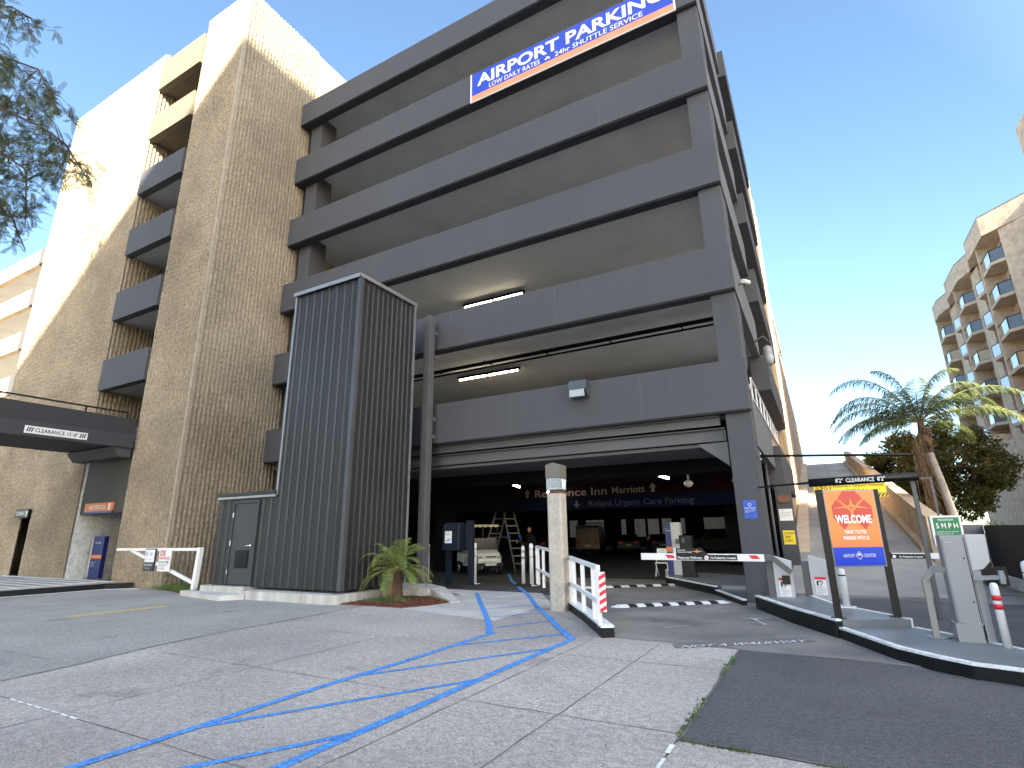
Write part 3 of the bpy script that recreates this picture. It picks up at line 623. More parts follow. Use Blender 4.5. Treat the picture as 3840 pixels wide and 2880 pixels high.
# ================================================================== KERB + RAILINGS AT ENTRY
def kerbline(name, pts, w, z0, z1, lab=None):
    P2 = [Vector((p[0], p[1], 0)) for p in pts]; a = []; c = []
    for i, p in enumerate(P2):
        d = (P2[min(i+1, len(P2)-1)]-P2[max(i-1, 0)]).normalized(); n = Vector((-d.y, d.x, 0)); a.append(p+n*w/2); c.append(p-n*w/2)
    b1 = MB().prism([(v.x, v.y) for v in a]+[(v.x, v.y) for v in c[::-1]], z0, z1-.03)
    return b1, MB().prism([(v.x, v.y) for v in a]+[(v.x, v.y) for v in c[::-1]], z1-.03, z1)
b1, b2 = kerbline('kerb', [(-4.72, 11.0), (-3.8, 9.6), (-3.02, 8.33)], .2, -.002, .17)
structure(b1.build('kerb', 'black', None, .012)); structure(b2.build('kerb_top_paint', 'whitew'))
def railing(posts, zt, label, striped=False):
    t = thing('railing', (*posts[0], .0), label, 'railing', 'white painted railings beside the concrete lamp post')
    for p in posts: MB().bar((*p, .1), (*p, zt), .06).build('post', 'white', t, .004)
    a, c = posts[0], posts[-1]; d = Vector((c[0]-a[0], c[1]-a[1], 0)).normalized()*.05
    for z in (zt, .52): MB().bar((a[0]-d.x, a[1]-d.y, z), (c[0]+d.x, c[1]+d.y, z-.04), .06, .07).build('rail', 'white', t, .004)
    if striped:
        x, y = c; nd = Vector((d.y, -d.x, 0)).normalized()*.0
        o = Vector((x+.035, y-.06, .34)); ax = Vector((.75, .2, 0)).normalized()
        plate(o, ax, ZA, .1, .58, .012).build('striped_marker', 'whitew', t)
        b = MB(); nn = Vector(ax).cross(Vector(ZA))
        for i in range(5): b.extr([(0, .0), (.1, .06), (.1, .12), (0, .06)], o+nn*.001+Vector((0, 0, i*.118-.02)), ax, ZA, nn, .002)
        b.build('red_stripe', 'red', t)
    return t
railing([(-4.72, 10.95), (-4.5, 10.62), (-3.95, 9.72), (-3.42, 8.87), (-3.2, 8.5)][0:5:1], 1.02, 'near white railing on the painted kerb ending in a red striped marker', True)
railing([(-7.55, 15.05), (-7.35, 14.75), (-6.8, 13.95), (-5.8, 12.45), (-5.2, 11.5)], 1.14, 'white railing behind the concrete lamp post running back to the bollards')
# bollards
def bollard(x, y, z, h, r, label, bands=(), grp='white steel bollards', m='white', base=True):
    t = thing('bollard', (x, y, z), label, 'bollard', grp)
    MB().lathe(x, y, [(r, z), (r, z+h-.05), (r*.85, z+h-.015), (r*.4, z+h)], 20).build('post', m, t)
    for z0, z1, mm in bands: MB().lathe(x, y, [(r+.002, z+z0), (r+.003, z+z1)], 20).build('band', mm, t)
    if base: MB().box(x-.14, y-.12, z-.002, x+.14, y+.12, z+.012).build('base_plate', 'whitew', t)
    return t
bollard(-11.96, 15.5, 0.01, 1.22, .07, 'white bollard with red bands behind the steel post', [(1.02, 1.1, 'red'), (.93, .98, 'red')])
bollard(-9.92, 15.3, 0.01, 1.24, .075, 'white bollard with thin maroon bands right of the mailbox', [(1.05, 1.065, 'maroon'), (.82, .835, 'maroon')])
bollard(-7.9, 15.37, .01, 1.22, .06, 'white bollard with maroon bands standing left of the railing', [(1.05, 1.065, 'maroon'), (.82, .835, 'maroon')])
t = bollard(-8.12, 15.25, .06, 1.1, .055, 'flexible white delineator with silver bands on a black rubber base', [(.72, .8, 'cab'), (.9, .98, 'cab')], 'delineator posts', base=False)
t.name = 'delineator'; MB().lathe(-8.12, 15.25, [(.26, .01), (.26, .05), (.2, .07)], 18).build('rubber_base', 'tyre', t)
bollard(.17, 11.28, .25, .62, .055, 'short white bollard behind the welcome sign', [(.5, .52, 'maroon')])
bollard(1.7, 8.86, .15, .72, .043, 'slim white bollard with two broad red bands beside the grey cabinet', [(.52, .58, 'red'), (.42, .48, 'red')], base=False)
bollard(1.93, 8.3, .15, 1.0, .062, 'thick white bollard with thin maroon bands at the right end of the island', [(.87, .88, 'maroon'), (.68, .69, 'maroon')], base=False)
# mailbox
Q = thing('drop_box', (-9.6, 13.9, .2), 'dark navy drop box with a paper notice on two posts', 'drop box')
for x in (-9.92, -9.12): MB().box(x-.07, 13.82, .1, x+.07, 13.96, 1.06 if x < -9.5 else 1.92).build('post', 'navy', Q)
MB().box(-9.27, 13.83, 1.1, -9.19, 13.95, 1.92).build('side_board', 'navy', Q)
MB().extr([(0, 0), (.5, 0), (.5, .6), (.38, .74), (.2, .8), (.05, .76), (0, .6)], (-9.95, 13.6, 1.07), YA, ZA, XA, .58).build('body', 'navy', Q, .01)
MB().box(-9.93, 13.59, 1.62, -9.39, 13.6, 1.65).build('slot', 'black', Q)
plate((-9.86, 13.59, 1.28), XA, ZA, .24, .34).build('paper_notice', 'white', Q); plate((-9.83, 13.585, 1.33), XA, ZA, .17, .025).build('blue_line', 'ladblue', Q); plate((-9.78, 13.585, 1.38), XA, ZA, .13, .025).build('blue_line', 'ladblue', Q)
text('lettering', 'NOTICE\nparcel drop', 'black', Q, (-9.83, 13.584, 1.55), XA, ZA, .03, .16)
# gate arm at the tower with two signs
BA = thing('swing_gate', (-15.6, 9.7, .12), 'white steel swing gate arm with diagonal brace across the tower foot', 'gate')
MB().bar((-15.62, 9.69, .12), (-15.55, 9.69, 1.25), .13).build('post', 'white', BA, .01)
MB().bar((-19.96, 9.69, 1.19), (-15.6, 9.69, 1.2), .08).build('arm', 'white', BA, .006)
MB().bar((-19.1, 9.69, 1.16), (-15.68, 9.69, .3), .08).build('brace', 'white', BA, .006)
s1 = thing('deliveries_sign', (-17.9, 9.6, .6), 'dark framed deliveries sign with white panel hanging on the swing gate', 'sign')
MB().box(-18.17, 9.6, .58, -17.62, 9.63, 1.22).build('panel', 'navy', s1); MB().box(-18.14, 9.59, .83, -17.65, 9.6, 1.19).build('white_panel', 'white', s1)
text('lettering', 'DELIVERIES', 'white', s1, (-18.12, 9.595, .72), XA, ZA, .06, .42); text('lettering', '( TO REAR )', 'whitew', s1, (-18.1, 9.595, .64), XA, ZA, .035, .3)
text('pictogram', 'E   H', 'sblue', s1, (-18.06, 9.585, 1.02), XA, ZA, .1, .3, bold=.02); text('lettering', 'mon fri   sat sun', 'sgrey', s1, (-18.1, 9.585, .89), XA, ZA, .04, .36)
s1 = thing('no_parking_sign', (-17.1, 9.6, .6), 'white no parking at any time sign with red block hanging on the swing gate', 'sign')
MB().box(-17.42, 9.6, .58, -16.8, 9.62, 1.18).build('panel', 'white', s1); plate((-17.36, 9.595, 1.02), XA, ZA, .26, .15).build('red_block', mat('faded_red', (.4, .05, .05), .6), s1)
text('lettering', 'NO', 'white', s1, (-17.33, 9.592, 1.04), XA, ZA, .11, .2, bold=.02); text('lettering', 'PARKING', M['red'], s1, (-17.38, 9.594, .91), XA, ZA, .09, .54); text('lettering', 'AT ANY TIME', 'sgrey', s1, (-17.37, 9.594, .81), XA, ZA, .07, .5, bold=.01)
text('lettering', 'UNAUTHORIZED VEHICLES\nWILL BE TOWED AT\nOWNERS EXPENSE', 'sgrey', s1, (-17.37, 9.594, .75), XA, ZA, .04, .5)
# ================================================================== ISLANDS
def island(name, pts, z1, m='gfloor'): return structure(MB().prism(pts, .0, z1).build(name, m))
uo = [(-1.33, 12.45), (-.63, 10.85), (.0, 9.72), (.95, 10.18), (.75, 10.6), (.1, 11.6), (-.4, 13.2)]
ue = lambda pts, w: pts
island('traffic_island_upper', [(-1.25, 12.45), (-.56, 10.9), (.06, 9.74), (.92, 10.14), (.7, 10.55), (.02, 11.6), (-.45, 13.25), (-1.0, 13.3)], .25)
island('traffic_island_lower', [(.1, 9.64), (.6, 8.5), (1.15, 7.82), (1.6, 7.66), (2.6, 7.66), (2.6, 7.9), (1.85, 8.75), (1.2, 9.75), (.98, 10.08)], .15)
def kerbwrap(outer, z1, w=.09, drop=0):
    a = MB(); top = MB(); P2 = [Vector((*p, 0)) for p in outer]; off = []
    for i, p in enumerate(P2):
        d = (P2[min(i+1, len(P2)-1)]-P2[max(i-1, 0)]).normalized(); off.append(p+Vector((-d.y, d.x, 0))*w)
    for i in range(len(P2)-1):
        q = [(P2[i].x, P2[i].y), (P2[i+1].x, P2[i+1].y), (off[i+1].x, off[i+1].y), (off[i].x, off[i].y)]
        a.prism(q, -.003, z1-.022); top.prism(q, z1-.02, z1+.006)
    return a, top
for pts, z in (([(-1.4, 12.62), (-.68, 10.92), (-.03, 9.68)], .25), ([(.0, 9.68), (.55, 8.42), (.85, 8.02), (1.15, 7.72), (1.6, 7.56), (2.6, 7.54)], .15)):
    a, tp = kerbwrap(pts, z); structure(a.build('kerb', 'black', None, .006)); structure(tp.build('kerb_top_paint', 'whitew'))
for pts, z in (([(.95, 10.2), (.72, 10.62), (.05, 11.65), (-.45, 13.3)], .25), ([(2.65, 7.9), (1.9, 8.8), (1.25, 9.8), (.98, 10.14)], .15)):
    a, tp = kerbwrap(pts, z, .07); structure(a.build('kerb', 'whitew')); structure(tp.build('kerb_top_paint', 'whitew'))
island('traffic_island_inner', [(-4.35, 17.55), (-2.95, 15.95), (-2.45, 15.2), (-1.65, 15.2), (-1.5, 17.9), (-2.3, 18.8), (-4.2, 20.0), (-5.2, 21.1)], .2)
a, tp = kerbwrap([(-5.3, 21.1), (-4.4, 17.5), (-2.55, 14.9)], .2); structure(a.build('kerb', 'black')); structure(tp.build('kerb_top_paint', 'whitew'))
island('traffic_island_inner_low', [(-2.5, 15.15), (-1.62, 13.4), (-1.66, 15.15)], .12)
a, tp = kerbwrap([(-2.55, 14.9), (-1.7, 13.0)], .12); structure(a.build('kerb', 'black')); structure(tp.build('kerb_top_paint', 'whitew'))
# speed bumps
def bump_strip(p, q, label, n=11):
    t = thing('speed_bump', (*p, 0), label, 'speed bump', 'black and white speed bumps across the entry lane')
    p, q = Vector((*p, 0)), Vector((*q, 0)); d = (q-p).normalized(); L = (q-p).length; a = Vector((-d.y, d.x, 0))
    pr = [(-.17, .004), (-.1, .04), (0, .052), (.1, .04), (.17, .004)]
    for i in range(n):
        MB().extr(pr, p+d*(L*i/n), a, ZA, d, L/n-.004).build('segment', 'whitew' if i % 2 == 0 else 'tyre', t)
    for e, s in ((p, -1), (q, 1)):
        b = MB(); k = 8; vs = [e+Vector((0, 0, .05))]
        for i in range(k+1):
            th = math.pi*i/k-math.pi/2; vs.append(e+d*s*math.cos(th)*.17+a*math.sin(th)*.17+Vector((0, 0, .005)))
        b.add(vs, [(0, i+1, i+2) if s > 0 else (0, i+2, i+1) for i in range(k)]); b.build('end_cap', 'whitew', t)
bump_strip((-4.0, 11.75), (-2.15, 13.35), 'near speed bump of black and white blocks on the entry lane', 13)
bump_strip((-6.1, 15.3), (-4.05, 17.1), 'far speed bump of black and white blocks just inside the entrance', 11)
# ---- welcome sign
WS = thing('welcome_sign', (.4, 10.1, .25), 'orange welcome sign board on two black posts on the island', 'sign')
A = Vector((.02, 9.88, 0)); Bq = Vector((.79, 10.37, 0)); ax = (Bq-A).normalized(); nn = ax.cross(Vector(ZA))
for p in (A, Bq): MB().bar((p.x, p.y, .25), (p.x, p.y, 2.12), .1).build('post', 'blackm', WS, .006); 
for p in (A, Bq): MB().box(p.x-.1, p.y-.09, .25, p.x+.1, p.y+.09, .262).build('base_plate', 'blackm', WS)
o = A+ax*.055+nn*.05; Wd = (Bq-A).length-.12; o.z = .985
plate(o-ax*.02-Vector((0, 0, .02))+nn*0, ax, ZA, Wd+.04, 1.15, .05).build('frame', 'alu', WS, .004)
pz = o+nn*.003; plate(pz, ax, ZA, Wd, .265, .003).build('blue_panel', 'sblue', WS)
plate(pz+Vector((0, 0, .266)), ax, ZA, Wd, .844, .003).build('orange_panel', 'orange', WS)
# emblem : three rotated diamonds with an orange star line
cx = Wd/2; e = pz+nn*.002+Vector((0, 0, .266))
b = MB()
def poly(bb, pts, dep=.002, lift=0): bb.extr(pts, e+nn*lift, ax, ZA, nn, dep)
poly(b, [(cx-.1, .844), (cx+.1, .844), (cx+.2, .73), (cx, .565), (cx-.2, .73)])
poly(b, [(cx-.22, .715), (cx-.31, .61), (cx-.31, .44), (cx-.16, .26), (cx-.02, .42), (cx-.02, .53)])
poly(b, [(cx+.22, .715), (cx+.02, .53), (cx+.02, .42), (cx+.18, .26), (cx+.33, .44), (cx+.33, .61)])
b.build('emblem', 'orangered', WS)
b = MB(); poly(b, [(cx-.3, .575), (cx-.06, .62), (cx-.02, .64), (cx, .73), (cx+.03, .64), (cx+.08, .62), (cx+.32, .575), (cx+.1, .585), (cx, .6), (cx-.1, .585)], .0015, .003)
b.build('emblem_star', 'orange', WS)
text('headline', 'WELCOME', 'white', WS, e+ax*(cx)+Vector((0, 0, .36))+nn*.004, ax, ZA, .115, .58, 'CENTER', bold=.035)
text('lettering', 'THANK YOU FOR', 'white', WS, e+ax*cx+Vector((0, 0, .2)), ax, ZA, .055, .36, 'CENTER', bold=.02)
text('lettering', 'PARKING WITH US', 'white', WS, e+ax*cx+Vector((0, 0, .11)), ax, ZA, .055, .41, 'CENTER', bold=.02)
text('lettering', 'AIRPORT', 'white', WS, pz+nn*.002+ax*(cx-.07)+Vector((0, 0, .12)), ax, ZA, .05, .19, 'RIGHT'); text('lettering', 'CENTER', 'white', WS, pz+nn*.002+ax*(cx+.07)+Vector((0, 0, .12)), ax, ZA, .05, .19)
b = MB(); q = pz+nn*.002+ax*cx+Vector((0, 0, .145))
for aa in ((0, .058), (.058, 0), (0, -.058), (-.058, 0)):
    pass
for i in range(4):
    p0 = [(0, .058), (.055, 0), (0, -.058), (-.055, 0)][i]; p1 = [(0, .058), (.055, 0), (0, -.058), (-.055, 0)][(i+1) % 4]
    b.bar(q+ax*p0[0]+Vector((0, 0, p0[1])), q+ax*p1[0]+Vector((0, 0, p1[1])), .006)
b.extr([(-.035, .005), (0, .035), (.035, .005), (0, -.002)], q, ax, ZA, nn, .002); b.build('small_emblem', 'white', WS)
# ---- grey cabinet on the island
KB = thing('ticket_cabinet', (1.5, 9.1, .15), 'tall leaning grey ticket cabinet with a flared head on the island', 'cabinet')
st = 0
body = MB(); body.extr([(0, .35), (.26, .35), (.26, 1.42), (0, 1.42)], (1.31, 9.1, 0), XA, ZA, YA, .3)
body.build('cabinet_body', 'cab', KB, .008)
MB().box(1.325, 9.085, .37, 1.545, 9.098, 1.38).build('cabinet_door', 'cab', KB, .004)
b = MB(); b.box(1.548, 9.09, .37, 1.556, 9.1, 1.4); b.build('door_seam', 'blackm', KB)
b = MB()
for z in (.62, 1.14): b.tube([(1.515, 9.08, z), (1.515, 9.09, z)], .01, 10)
b.build('lock', 'black', KB)
MB().extr([(0, 0), (.27, 0), (.27, .25), (0, .23)], (1.28, 9.08, .13), XA, ZA, YA, .34).build('base_skirt', 'cab', KB, .01)
MB().extr([(.0, .0), (.12, .03), (.2, .12), (.21, .45), (0, .45)], (1.575, 9.12, .98), XA, ZA, YA, .27).build('head', 'cabw', KB, .01)
MB().box(1.58, 9.14, .15, 1.66, 9.36, 1.0).build('support_post', 'cab', KB)
text('nameplate', 'PARKING', 'whitew', KB, (1.35, 9.083, 1.33), XA, ZA, .018, .07)
MB().bar((1.57, 9.1, .9), (1.86, 9.0, .93), .05, .05).box(1.8, 8.97, .85, 1.85, 9.03, 1.0).build('side_bracket', 'cab', KB)
MB().box(1.72, 9.3, .8, 1.95, 9.34, 1.03).build('black_board', 'blackm', KB)
MB().tube([(1.2, 9.15, .17), (1.26, 9.1, .2), (1.32, 9.12, .16)], .012, 8).build('conduit', 'steel', KB)
SP = thing('angled_post', (1.09, 9.3, .15), 'square grey steel post bent at the top towards the cabinet', 'post')
MB().bar((1.09, 9.3, .15), (1.09, 9.3, .86), .075).bar((1.08, 9.3, .84), (1.2, 9.27, 1.0), .075).bar((1.18, 9.27, .995), (1.33, 9.2, .995), .075).build('tube', mat('galvanised', (.2, .2, .195), .45, .1, 4, metal=.4), SP, .004)
MB().cyl(1.09, 9.3, .15, .162, .12).build('foot_plate', 'cab', SP)
# ---- barrier gate units
def gatebox(x, y, label, key, hasarm):
    g = thing('barrier_unit', (x, y, .01), label, 'barrier', 'grey barrier gate cabinets by the corner column')
    MB().extr([(0, 0), (.33, 0), (.33, .9), (.02, 1.0), (0, .97)], (x, y, .02), XA, ZA, YA, .33).build('cabinet', 'cabw', g, .008)
    MB().box(x-.13, y+.02, .02, x-.004, y+.32, .9).build('side_panel', 'steel', g, .004)
    plate((x+.07, y-.002, .27), XA, ZA, .2, .34).build('warning_sticker', 'white', g); plate((x+.07, y-.004, .56), XA, ZA, .2, .05).build('red_header', 'red', g)
    b = MB(); b.box(x+.1, y-.008, .45, x+.13, y-.005, .53); b.box(x+.1, y-.008, .52, x+.2, y-.005, .54); b.bar((x+.16, y-.007, .45), (x+.21, y-.007, .51), .012); b.build('pictogram', 'black', g)
    text('lettering', 'WARNING\nmoving gate arm can\ncause serious injury\nno pedestrians or\nmotorcycles', 'sgrey', g, (x+.085, y-.006, .41), XA, ZA, .022, .17)
    if key: b = MB(); b.box(x+.14, y-.06, .5, x+.28, y-.002, .66); b.tube([(x+.2, y-.065, .6), (x+.2, y-.02, .6)], .03, 10); b.build('lock_box', 'blackm', g)
    else: MB().tube([(x+.36, y-.002, .68), (x+.36, y-.02, .68)], .045, 14).build('round_lock', 'black', g)
    return g
g1 = gatebox(-.98, 12.45, 'grey barrier cabinet nearest the corner column with a padlocked box', True, True)
g2 = gatebox(-.36, 12.95, 'grey barrier cabinet right of the padlocked one with a round black lock', False, False)
def arm(x0, x1, y, z, g, sgx, lab):
    t = MB().bar((x0, y, z), (x1, y, z-.01), .05, .14).build('arm_boom', 'white', g, .006)
    return t
arm(-3.59, -1.1, 12.3, 1.0, g1, 0, '')
b = MB()
for x in (-3.0, -1.33): b.extr([(0, .04), (.16, .04), (.22, -.03), (.06, -.03)], (x-.06, 12.273, 1.0), XA, ZA, NEG, .002)
b.build('red_chevron', 'red', g1)
MB().bar((-1.15, 12.3, 1.0), (-.95, 12.31, 1.0), .05, .12).bar((-.98, 12.31, 1.01), (-.66, 12.36, .72), .05, .1).build('arm_bracket', 'steel', g1, .004)
MB().extr([(0, 0), (1.22, 0), (1.22, .1), (.66, .1), (.54, .23), (0, .23)], (-2.82, 12.272, .945), XA, ZA, NEG, .012).build('walkway_board', 'blackm', g1)
plate((-2.86, 12.27, .94), XA, ZA, .035, .24, .01).build('board_edge', 'white', g1)
text('lettering', 'Please use Walkways', 'white', g1, (-2.79, 12.258, .965), XA, ZA, .045, .5, bold=.02); text('lettering', 'No Pedestrian Crossing', 'white', g1, (-2.12, 12.258, .965), XA, ZA, .045, .5, bold=.02)
text('lettering', 'Thank You\nPlease Drive Safely', 'white', g1, (-2.79, 12.258, 1.125), XA, ZA, .028, .3, bold=.01)
MB().extr([(-.12, .0), (-.03, .015), (0, .04), (.03, .015), (.12, .0), (.03, -.01), (0, -.03), (-.03, -.01)], (-2.38, 12.256, 1.11), XA, ZA, NEG, .002).build('small_emblem', 'orange', g1)
MB().lathe(0, 0, [(.001, 0), (.04, 0), (.04, .003), (.001, .003)], 14)
b = MB(); b.tube([(-2.2, 12.26, .985), (-2.2, 12.256, .985)], .045, 16); b.build('no_walking_disc', 'white', g1)
b = MB(); b.bar((-2.23, 12.254, 1.01), (-2.17, 12.254, .96), .01); b.build('disc_slash', 'red', g1)
A2 = thing('far_barrier_arm', (1.7, 15.5, .87), 'second white barrier arm with black walkway board seen past the welcome sign', 'barrier')
MB().bar((.2, 15.5, .93), (2.23, 15.5, .93), .05, .12).build('arm_boom', 'white', A2)
MB().extr([(0, 0), (1.1, 0), (1.1, .1), (.5, .1), (.4, .22), (0, .22)], (.8, 15.47, .87), XA, ZA, NEG, .012).build('walkway_board', 'blackm', A2)
text('lettering', 'Please use Walkways', 'white', A2, (.85, 15.457, .895), XA, ZA, .04, .4, bold=.02); text('lettering', 'No Pedestrian Crossing', 'white', A2, (1.42, 15.457, .895), XA, ZA, .04, .44, bold=.02)
b = MB(); b.tube([(1.33, 15.46, .915), (1.33, 15.455, .915)], .035, 14); b.build('no_walking_disc', 'white', A2)
MB().extr([(-.06, .0), (0, .04), (.06, 0), (0, -.03)], (1.2, 15.456, 1.02), XA, ZA, NEG, .002).build('small_emblem', 'orange', A2)
# ---- red spikes
TS = thing('spike_strip', (.6, 17.4, 0), 'red tyre spike strip with white teeth across the exit lane', 'spike strip')
MB().prism([(-.6, 16.6), (1.35, 17.6), (1.3, 17.85), (-.65, 16.85)], .009, .05).build('base', M['red'], TS)
b = MB()
for i in range(17):
    x = -.55+i*.115; y = 16.7+i*.059; b.extr([(0, 0), (.05, 0), (.01, .07)], (x, y, .05), XA, ZA, YA, .12)
b.build('teeth', 'white', TS)
# ---- clearance bar
CB = thing('clearance_bar', (.8, 12.3, 2.4), 'black clearance tube reading 8 foot 2 hung across the exit lane', 'clearance bar')
MB().tube([(-.12, 12.3, 2.41), (1.66, 12.3, 2.44)], .078, 20).build('tube', 'blackm', CB)
text('lettering', "8'2\"  CLEARANCE  8'2\"", 'white', CB, (.34, 12.217, 2.385), XA, ZA, .075, .8, bold=.012)
MB().bar((-1.1, 13.0, 2.42), (-.1, 12.32, 2.42), .035).build('side_rod', 'blackm', CB)
MB().bar((1.56, 12.35, 0), (1.56, 12.35, 2.4), .07).build('support_post', 'steel', CB)
SB = thing('overhead_rod', (.4, 13.6, 3.1), 'long thin black rod reaching out from the corner column', 'rod')
MB().tube([(-1.05, 13.6, 3.17), (1.82, 13.6, 2.98)], .028, 10).build('rod', 'blackm', SB)
b = MB(); b.box(-1.06, 13.55, 3.05, -1.02, 13.65, 3.3); b.build('bracket', 'steel', SB)
for z in (3.09, 3.22): MB().tube([(-1.02, 13.58, z), (-1.0, 13.58, z)], .022, 8).build('bolt', 'white', SB)
YS = thing('tenant_parking_board', (.9, 20, 2.6), 'yellow overhead board for monthly tenant parking above the ramp foot', 'sign')
MB().box(-.07, 20, 2.6, 1.85, 20.04, 2.95).build('panel', 'yellow', YS)
text('lettering', '5901', 'black', YS, (-.03, 19.995, 2.74), XA, ZA, .12, .42); text('lettering', '| MONTHLY TENANT PARKING', 'black', YS, (.42, 19.995, 2.8), XA, ZA, .075, 1.4); text('lettering', 'LEVELS 4-6', 'black', YS, (.75, 19.995, 2.66), XA, ZA, .075, .65)
b = MB(); b.box(1.3, 20, 2.47, 1.87, 20.03, 2.56); b.build('striped_bar', 'yellow', YS)
b = MB()
for i in range(6): b.extr([(0, 0), (.04, 0), (.09, .09), (.05, .09)], (1.33+i*.09, 19.998, 2.47), XA, ZA, NEG, .003)
b.build('stripes', 'black', YS)
MB().bar((-.9, 20.02, 2.96), (3.0, 20.02, 2.96), .05).bar((2.98, 20.02, .3), (2.98, 20.02, 2.98), .06).build('frame', 'steel', YS)
# speed sign
V = thing('speed_limit_sign', (2.4, 16, 0), 'green maximum 5 mph box sign on a white pole', 'sign')
MB().box(2.2, 16.0, 1.13, 2.77, 16.25, 1.8).build('sign_box', 'white', V, .008)
plate((2.25, 15.995, 1.17), XA, ZA, .48, .59).build('green_panel', 'green', V)
text('lettering', 'MAXIMUM', 'whitew', V, (2.34, 15.99, 1.68), XA, ZA, .05, .28); text('lettering', '5 M P H', 'white', V, (2.29, 15.99, 1.52), XA, ZA, .11, .4, bold=.02)
text('lettering', 'speed limit strictly enforced\nDO NOT BACK UP', 'whitew', V, (2.28, 15.99, 1.43), XA, ZA, .035, .4)
plate((2.26, 15.99, 1.18), XA, ZA, .46, .1).build('white_strip', 'white', V); text('lettering', 'NO Pedestrians', 'black', V, (2.28, 15.984, 1.205), XA, ZA, .045, .36)
MB().tube([(2.37, 16.35, 0), (2.37, 16.35, 1.13)], .06, 14).build('pole', 'white', V)
# signs on columns
s1 = thing('private_property_sign', (-1.35, 13.44, 1.75), 'blue private property notice on the corner column', 'sign')
plate((-1.5, 13.44, 1.78), XA, ZA, .27, .4).build('panel', mat('notice_blue', (.02, .07, .36), .5), s1)
MB().tube([(-1.365, 13.437, 2.08), (-1.365, 13.433, 2.08)], .035, 16).build('ring', 'white', s1); MB().tube([(-1.365, 13.432, 2.08), (-1.365, 13.43, 2.08)], .026, 16).build('ring_centre', M['sblue'], s1)
text('lettering', 'Private Property', 'white', s1, (-1.48, 13.436, 2.0), XA, ZA, .025, .23, bold=.015); text('lettering', 'This property is privately\nowned. Trespassing not\npermitted', 'whitew', s1, (-1.48, 13.436, 1.96), XA, ZA, .016, .22)
s1 = thing('caution_sign', (-.97, 19.59, 1.1), 'yellow caution drive slowly sign low on the side pier', 'sign')
plate((-1.12, 19.595, 1.1), XA, ZA, .33, .42).build('panel', 'yellow', s1); text('lettering', 'CAUTION\n DRIVE\nSLOWLY', 'black', s1, (-1.09, 19.59, 1.4), XA, ZA, .08, .27, bold=.01)
s1 = thing('warning_sign', (-.97, 19.59, 1.8), 'white warning notice above the yellow caution sign', 'sign')
plate((-1.15, 19.595, 1.82), XA, ZA, .38, .36).build('panel', 'white', s1); text('lettering', 'WARNING\nThis area contains chemicals\nknown to cause harm. Please\ndo not remain longer than\nnecessary', 'sgrey', s1, (-1.12, 19.59, 2.11), XA, ZA, .035, .32)
s1 = thing('oval_plaque', (-.97, 19.55, 2.5), 'brown oval plaque at the top of the side pier', 'plaque')
b = MB(); n = 24; b.extr([(.2*math.cos(2*math.pi*i/n), .13*math.sin(2*math.pi*i/n)) for i in range(n)], (-.96, 19.59, 2.5), XA, ZA, NEG, .05); b.build('plate', 'rust', s1)
# ================================================================== RAMP AND RIGHT SIDE
rz = lambda x, y: .8+max(0, y-22)*.1775 if y > 22 else .006+(max(0, y-16.0)/6)*.79
structure(MB().prism([(-.95, 16.0), (2.7, 16.0), (2.7, 22), (-.95, 22)], -.01, rz).build('ramp_apron', mat('apron_concrete', (.3, .29, .26), .9, .12, 1, .2, 50, streak=0), None))
RP = thing('ramp', (1, 40, 0), 'long concrete ramp climbing beside the garage between parapet walls', 'ramp')
b = MB(); ys = [22+i*4 for i in range(11)]
b.prism([(-.5, 22), (2.65, 22), (2.65, 62), (-.5, 62)], 0, rz); b.build('ramp_surface', mat('ramp_concrete', (.3, .28, .25), .92, .15, .5, .3, 30, col2=(.22, .205, .19), c2s=.35), RP)
b = MB()
for y in (30, 38, 46, 54): b.prism([(-.5, y), (2.65, y), (2.65, y+.04), (-.5, y+.04)], 0.2, lambda x, y: rz(x, y)+.004)
b.prism([(1.0, 22), (1.03, 22), (1.03, 62), (1.0, 62)], .2, lambda x, y: rz(x, y)+.005); b.build('ramp_joint', 'joint', RP)
MB().prism([(-.95, 22), (-.5, 22), (-.5, 62), (-.95, 62)], 0, lambda x, y: rz(x, y)+.14).build('left_kerb', 'stucco2', RP)
MB().prism([(2.66, 22), (2.85, 22), (2.85, 62), (2.66, 62)], 0, lambda x, y: rz(x, y)+.15).build('right_kerb', 'stucco2', RP)
MB().prism([(2.86, 21.5), (3.25, 21.5), (3.25, 62), (2.86, 62)], 0, lambda x, y: (rz(x, y) if y > 22 else .8)+1.08).build('parapet', 'stucco2', RP)
MB().box(-.9, 61.9, 0, 3.2, 75, 7.8).build('upper_landing', 'stucco2', RP)
RW = thing('retaining_wall', (6, 25, 0), 'low dark grey wall running along the right of the exit lane', 'wall')
MB().prism([(3.35, 20.6), (3.95, 21.0), (4.15, 21.2), (4.15, 21.5), (3.35, 21.5)], 0, 1.62).build('wall', mat('wall_darkgrey', (.1, .105, .115), .8, .1, 1, .3, 30), RW)
MB().prism([(4.16, 21.2), (4.45, 21.2), (4.0, 7.0), (3.7, 7.0)], 0, lambda x, y: 1.6-.1*(21.2-y)/14).build('wall', mat('wall_black', (.028, .027, .026), .9, .15, 1, .3, 30), RW)
MB().prism([(3.66, 7), (3.7, 7), (4.15, 21.1), (4.09, 21.1)], 0.012, lambda x, y: .3).build('white_kerb_line', 'whitew', RW)
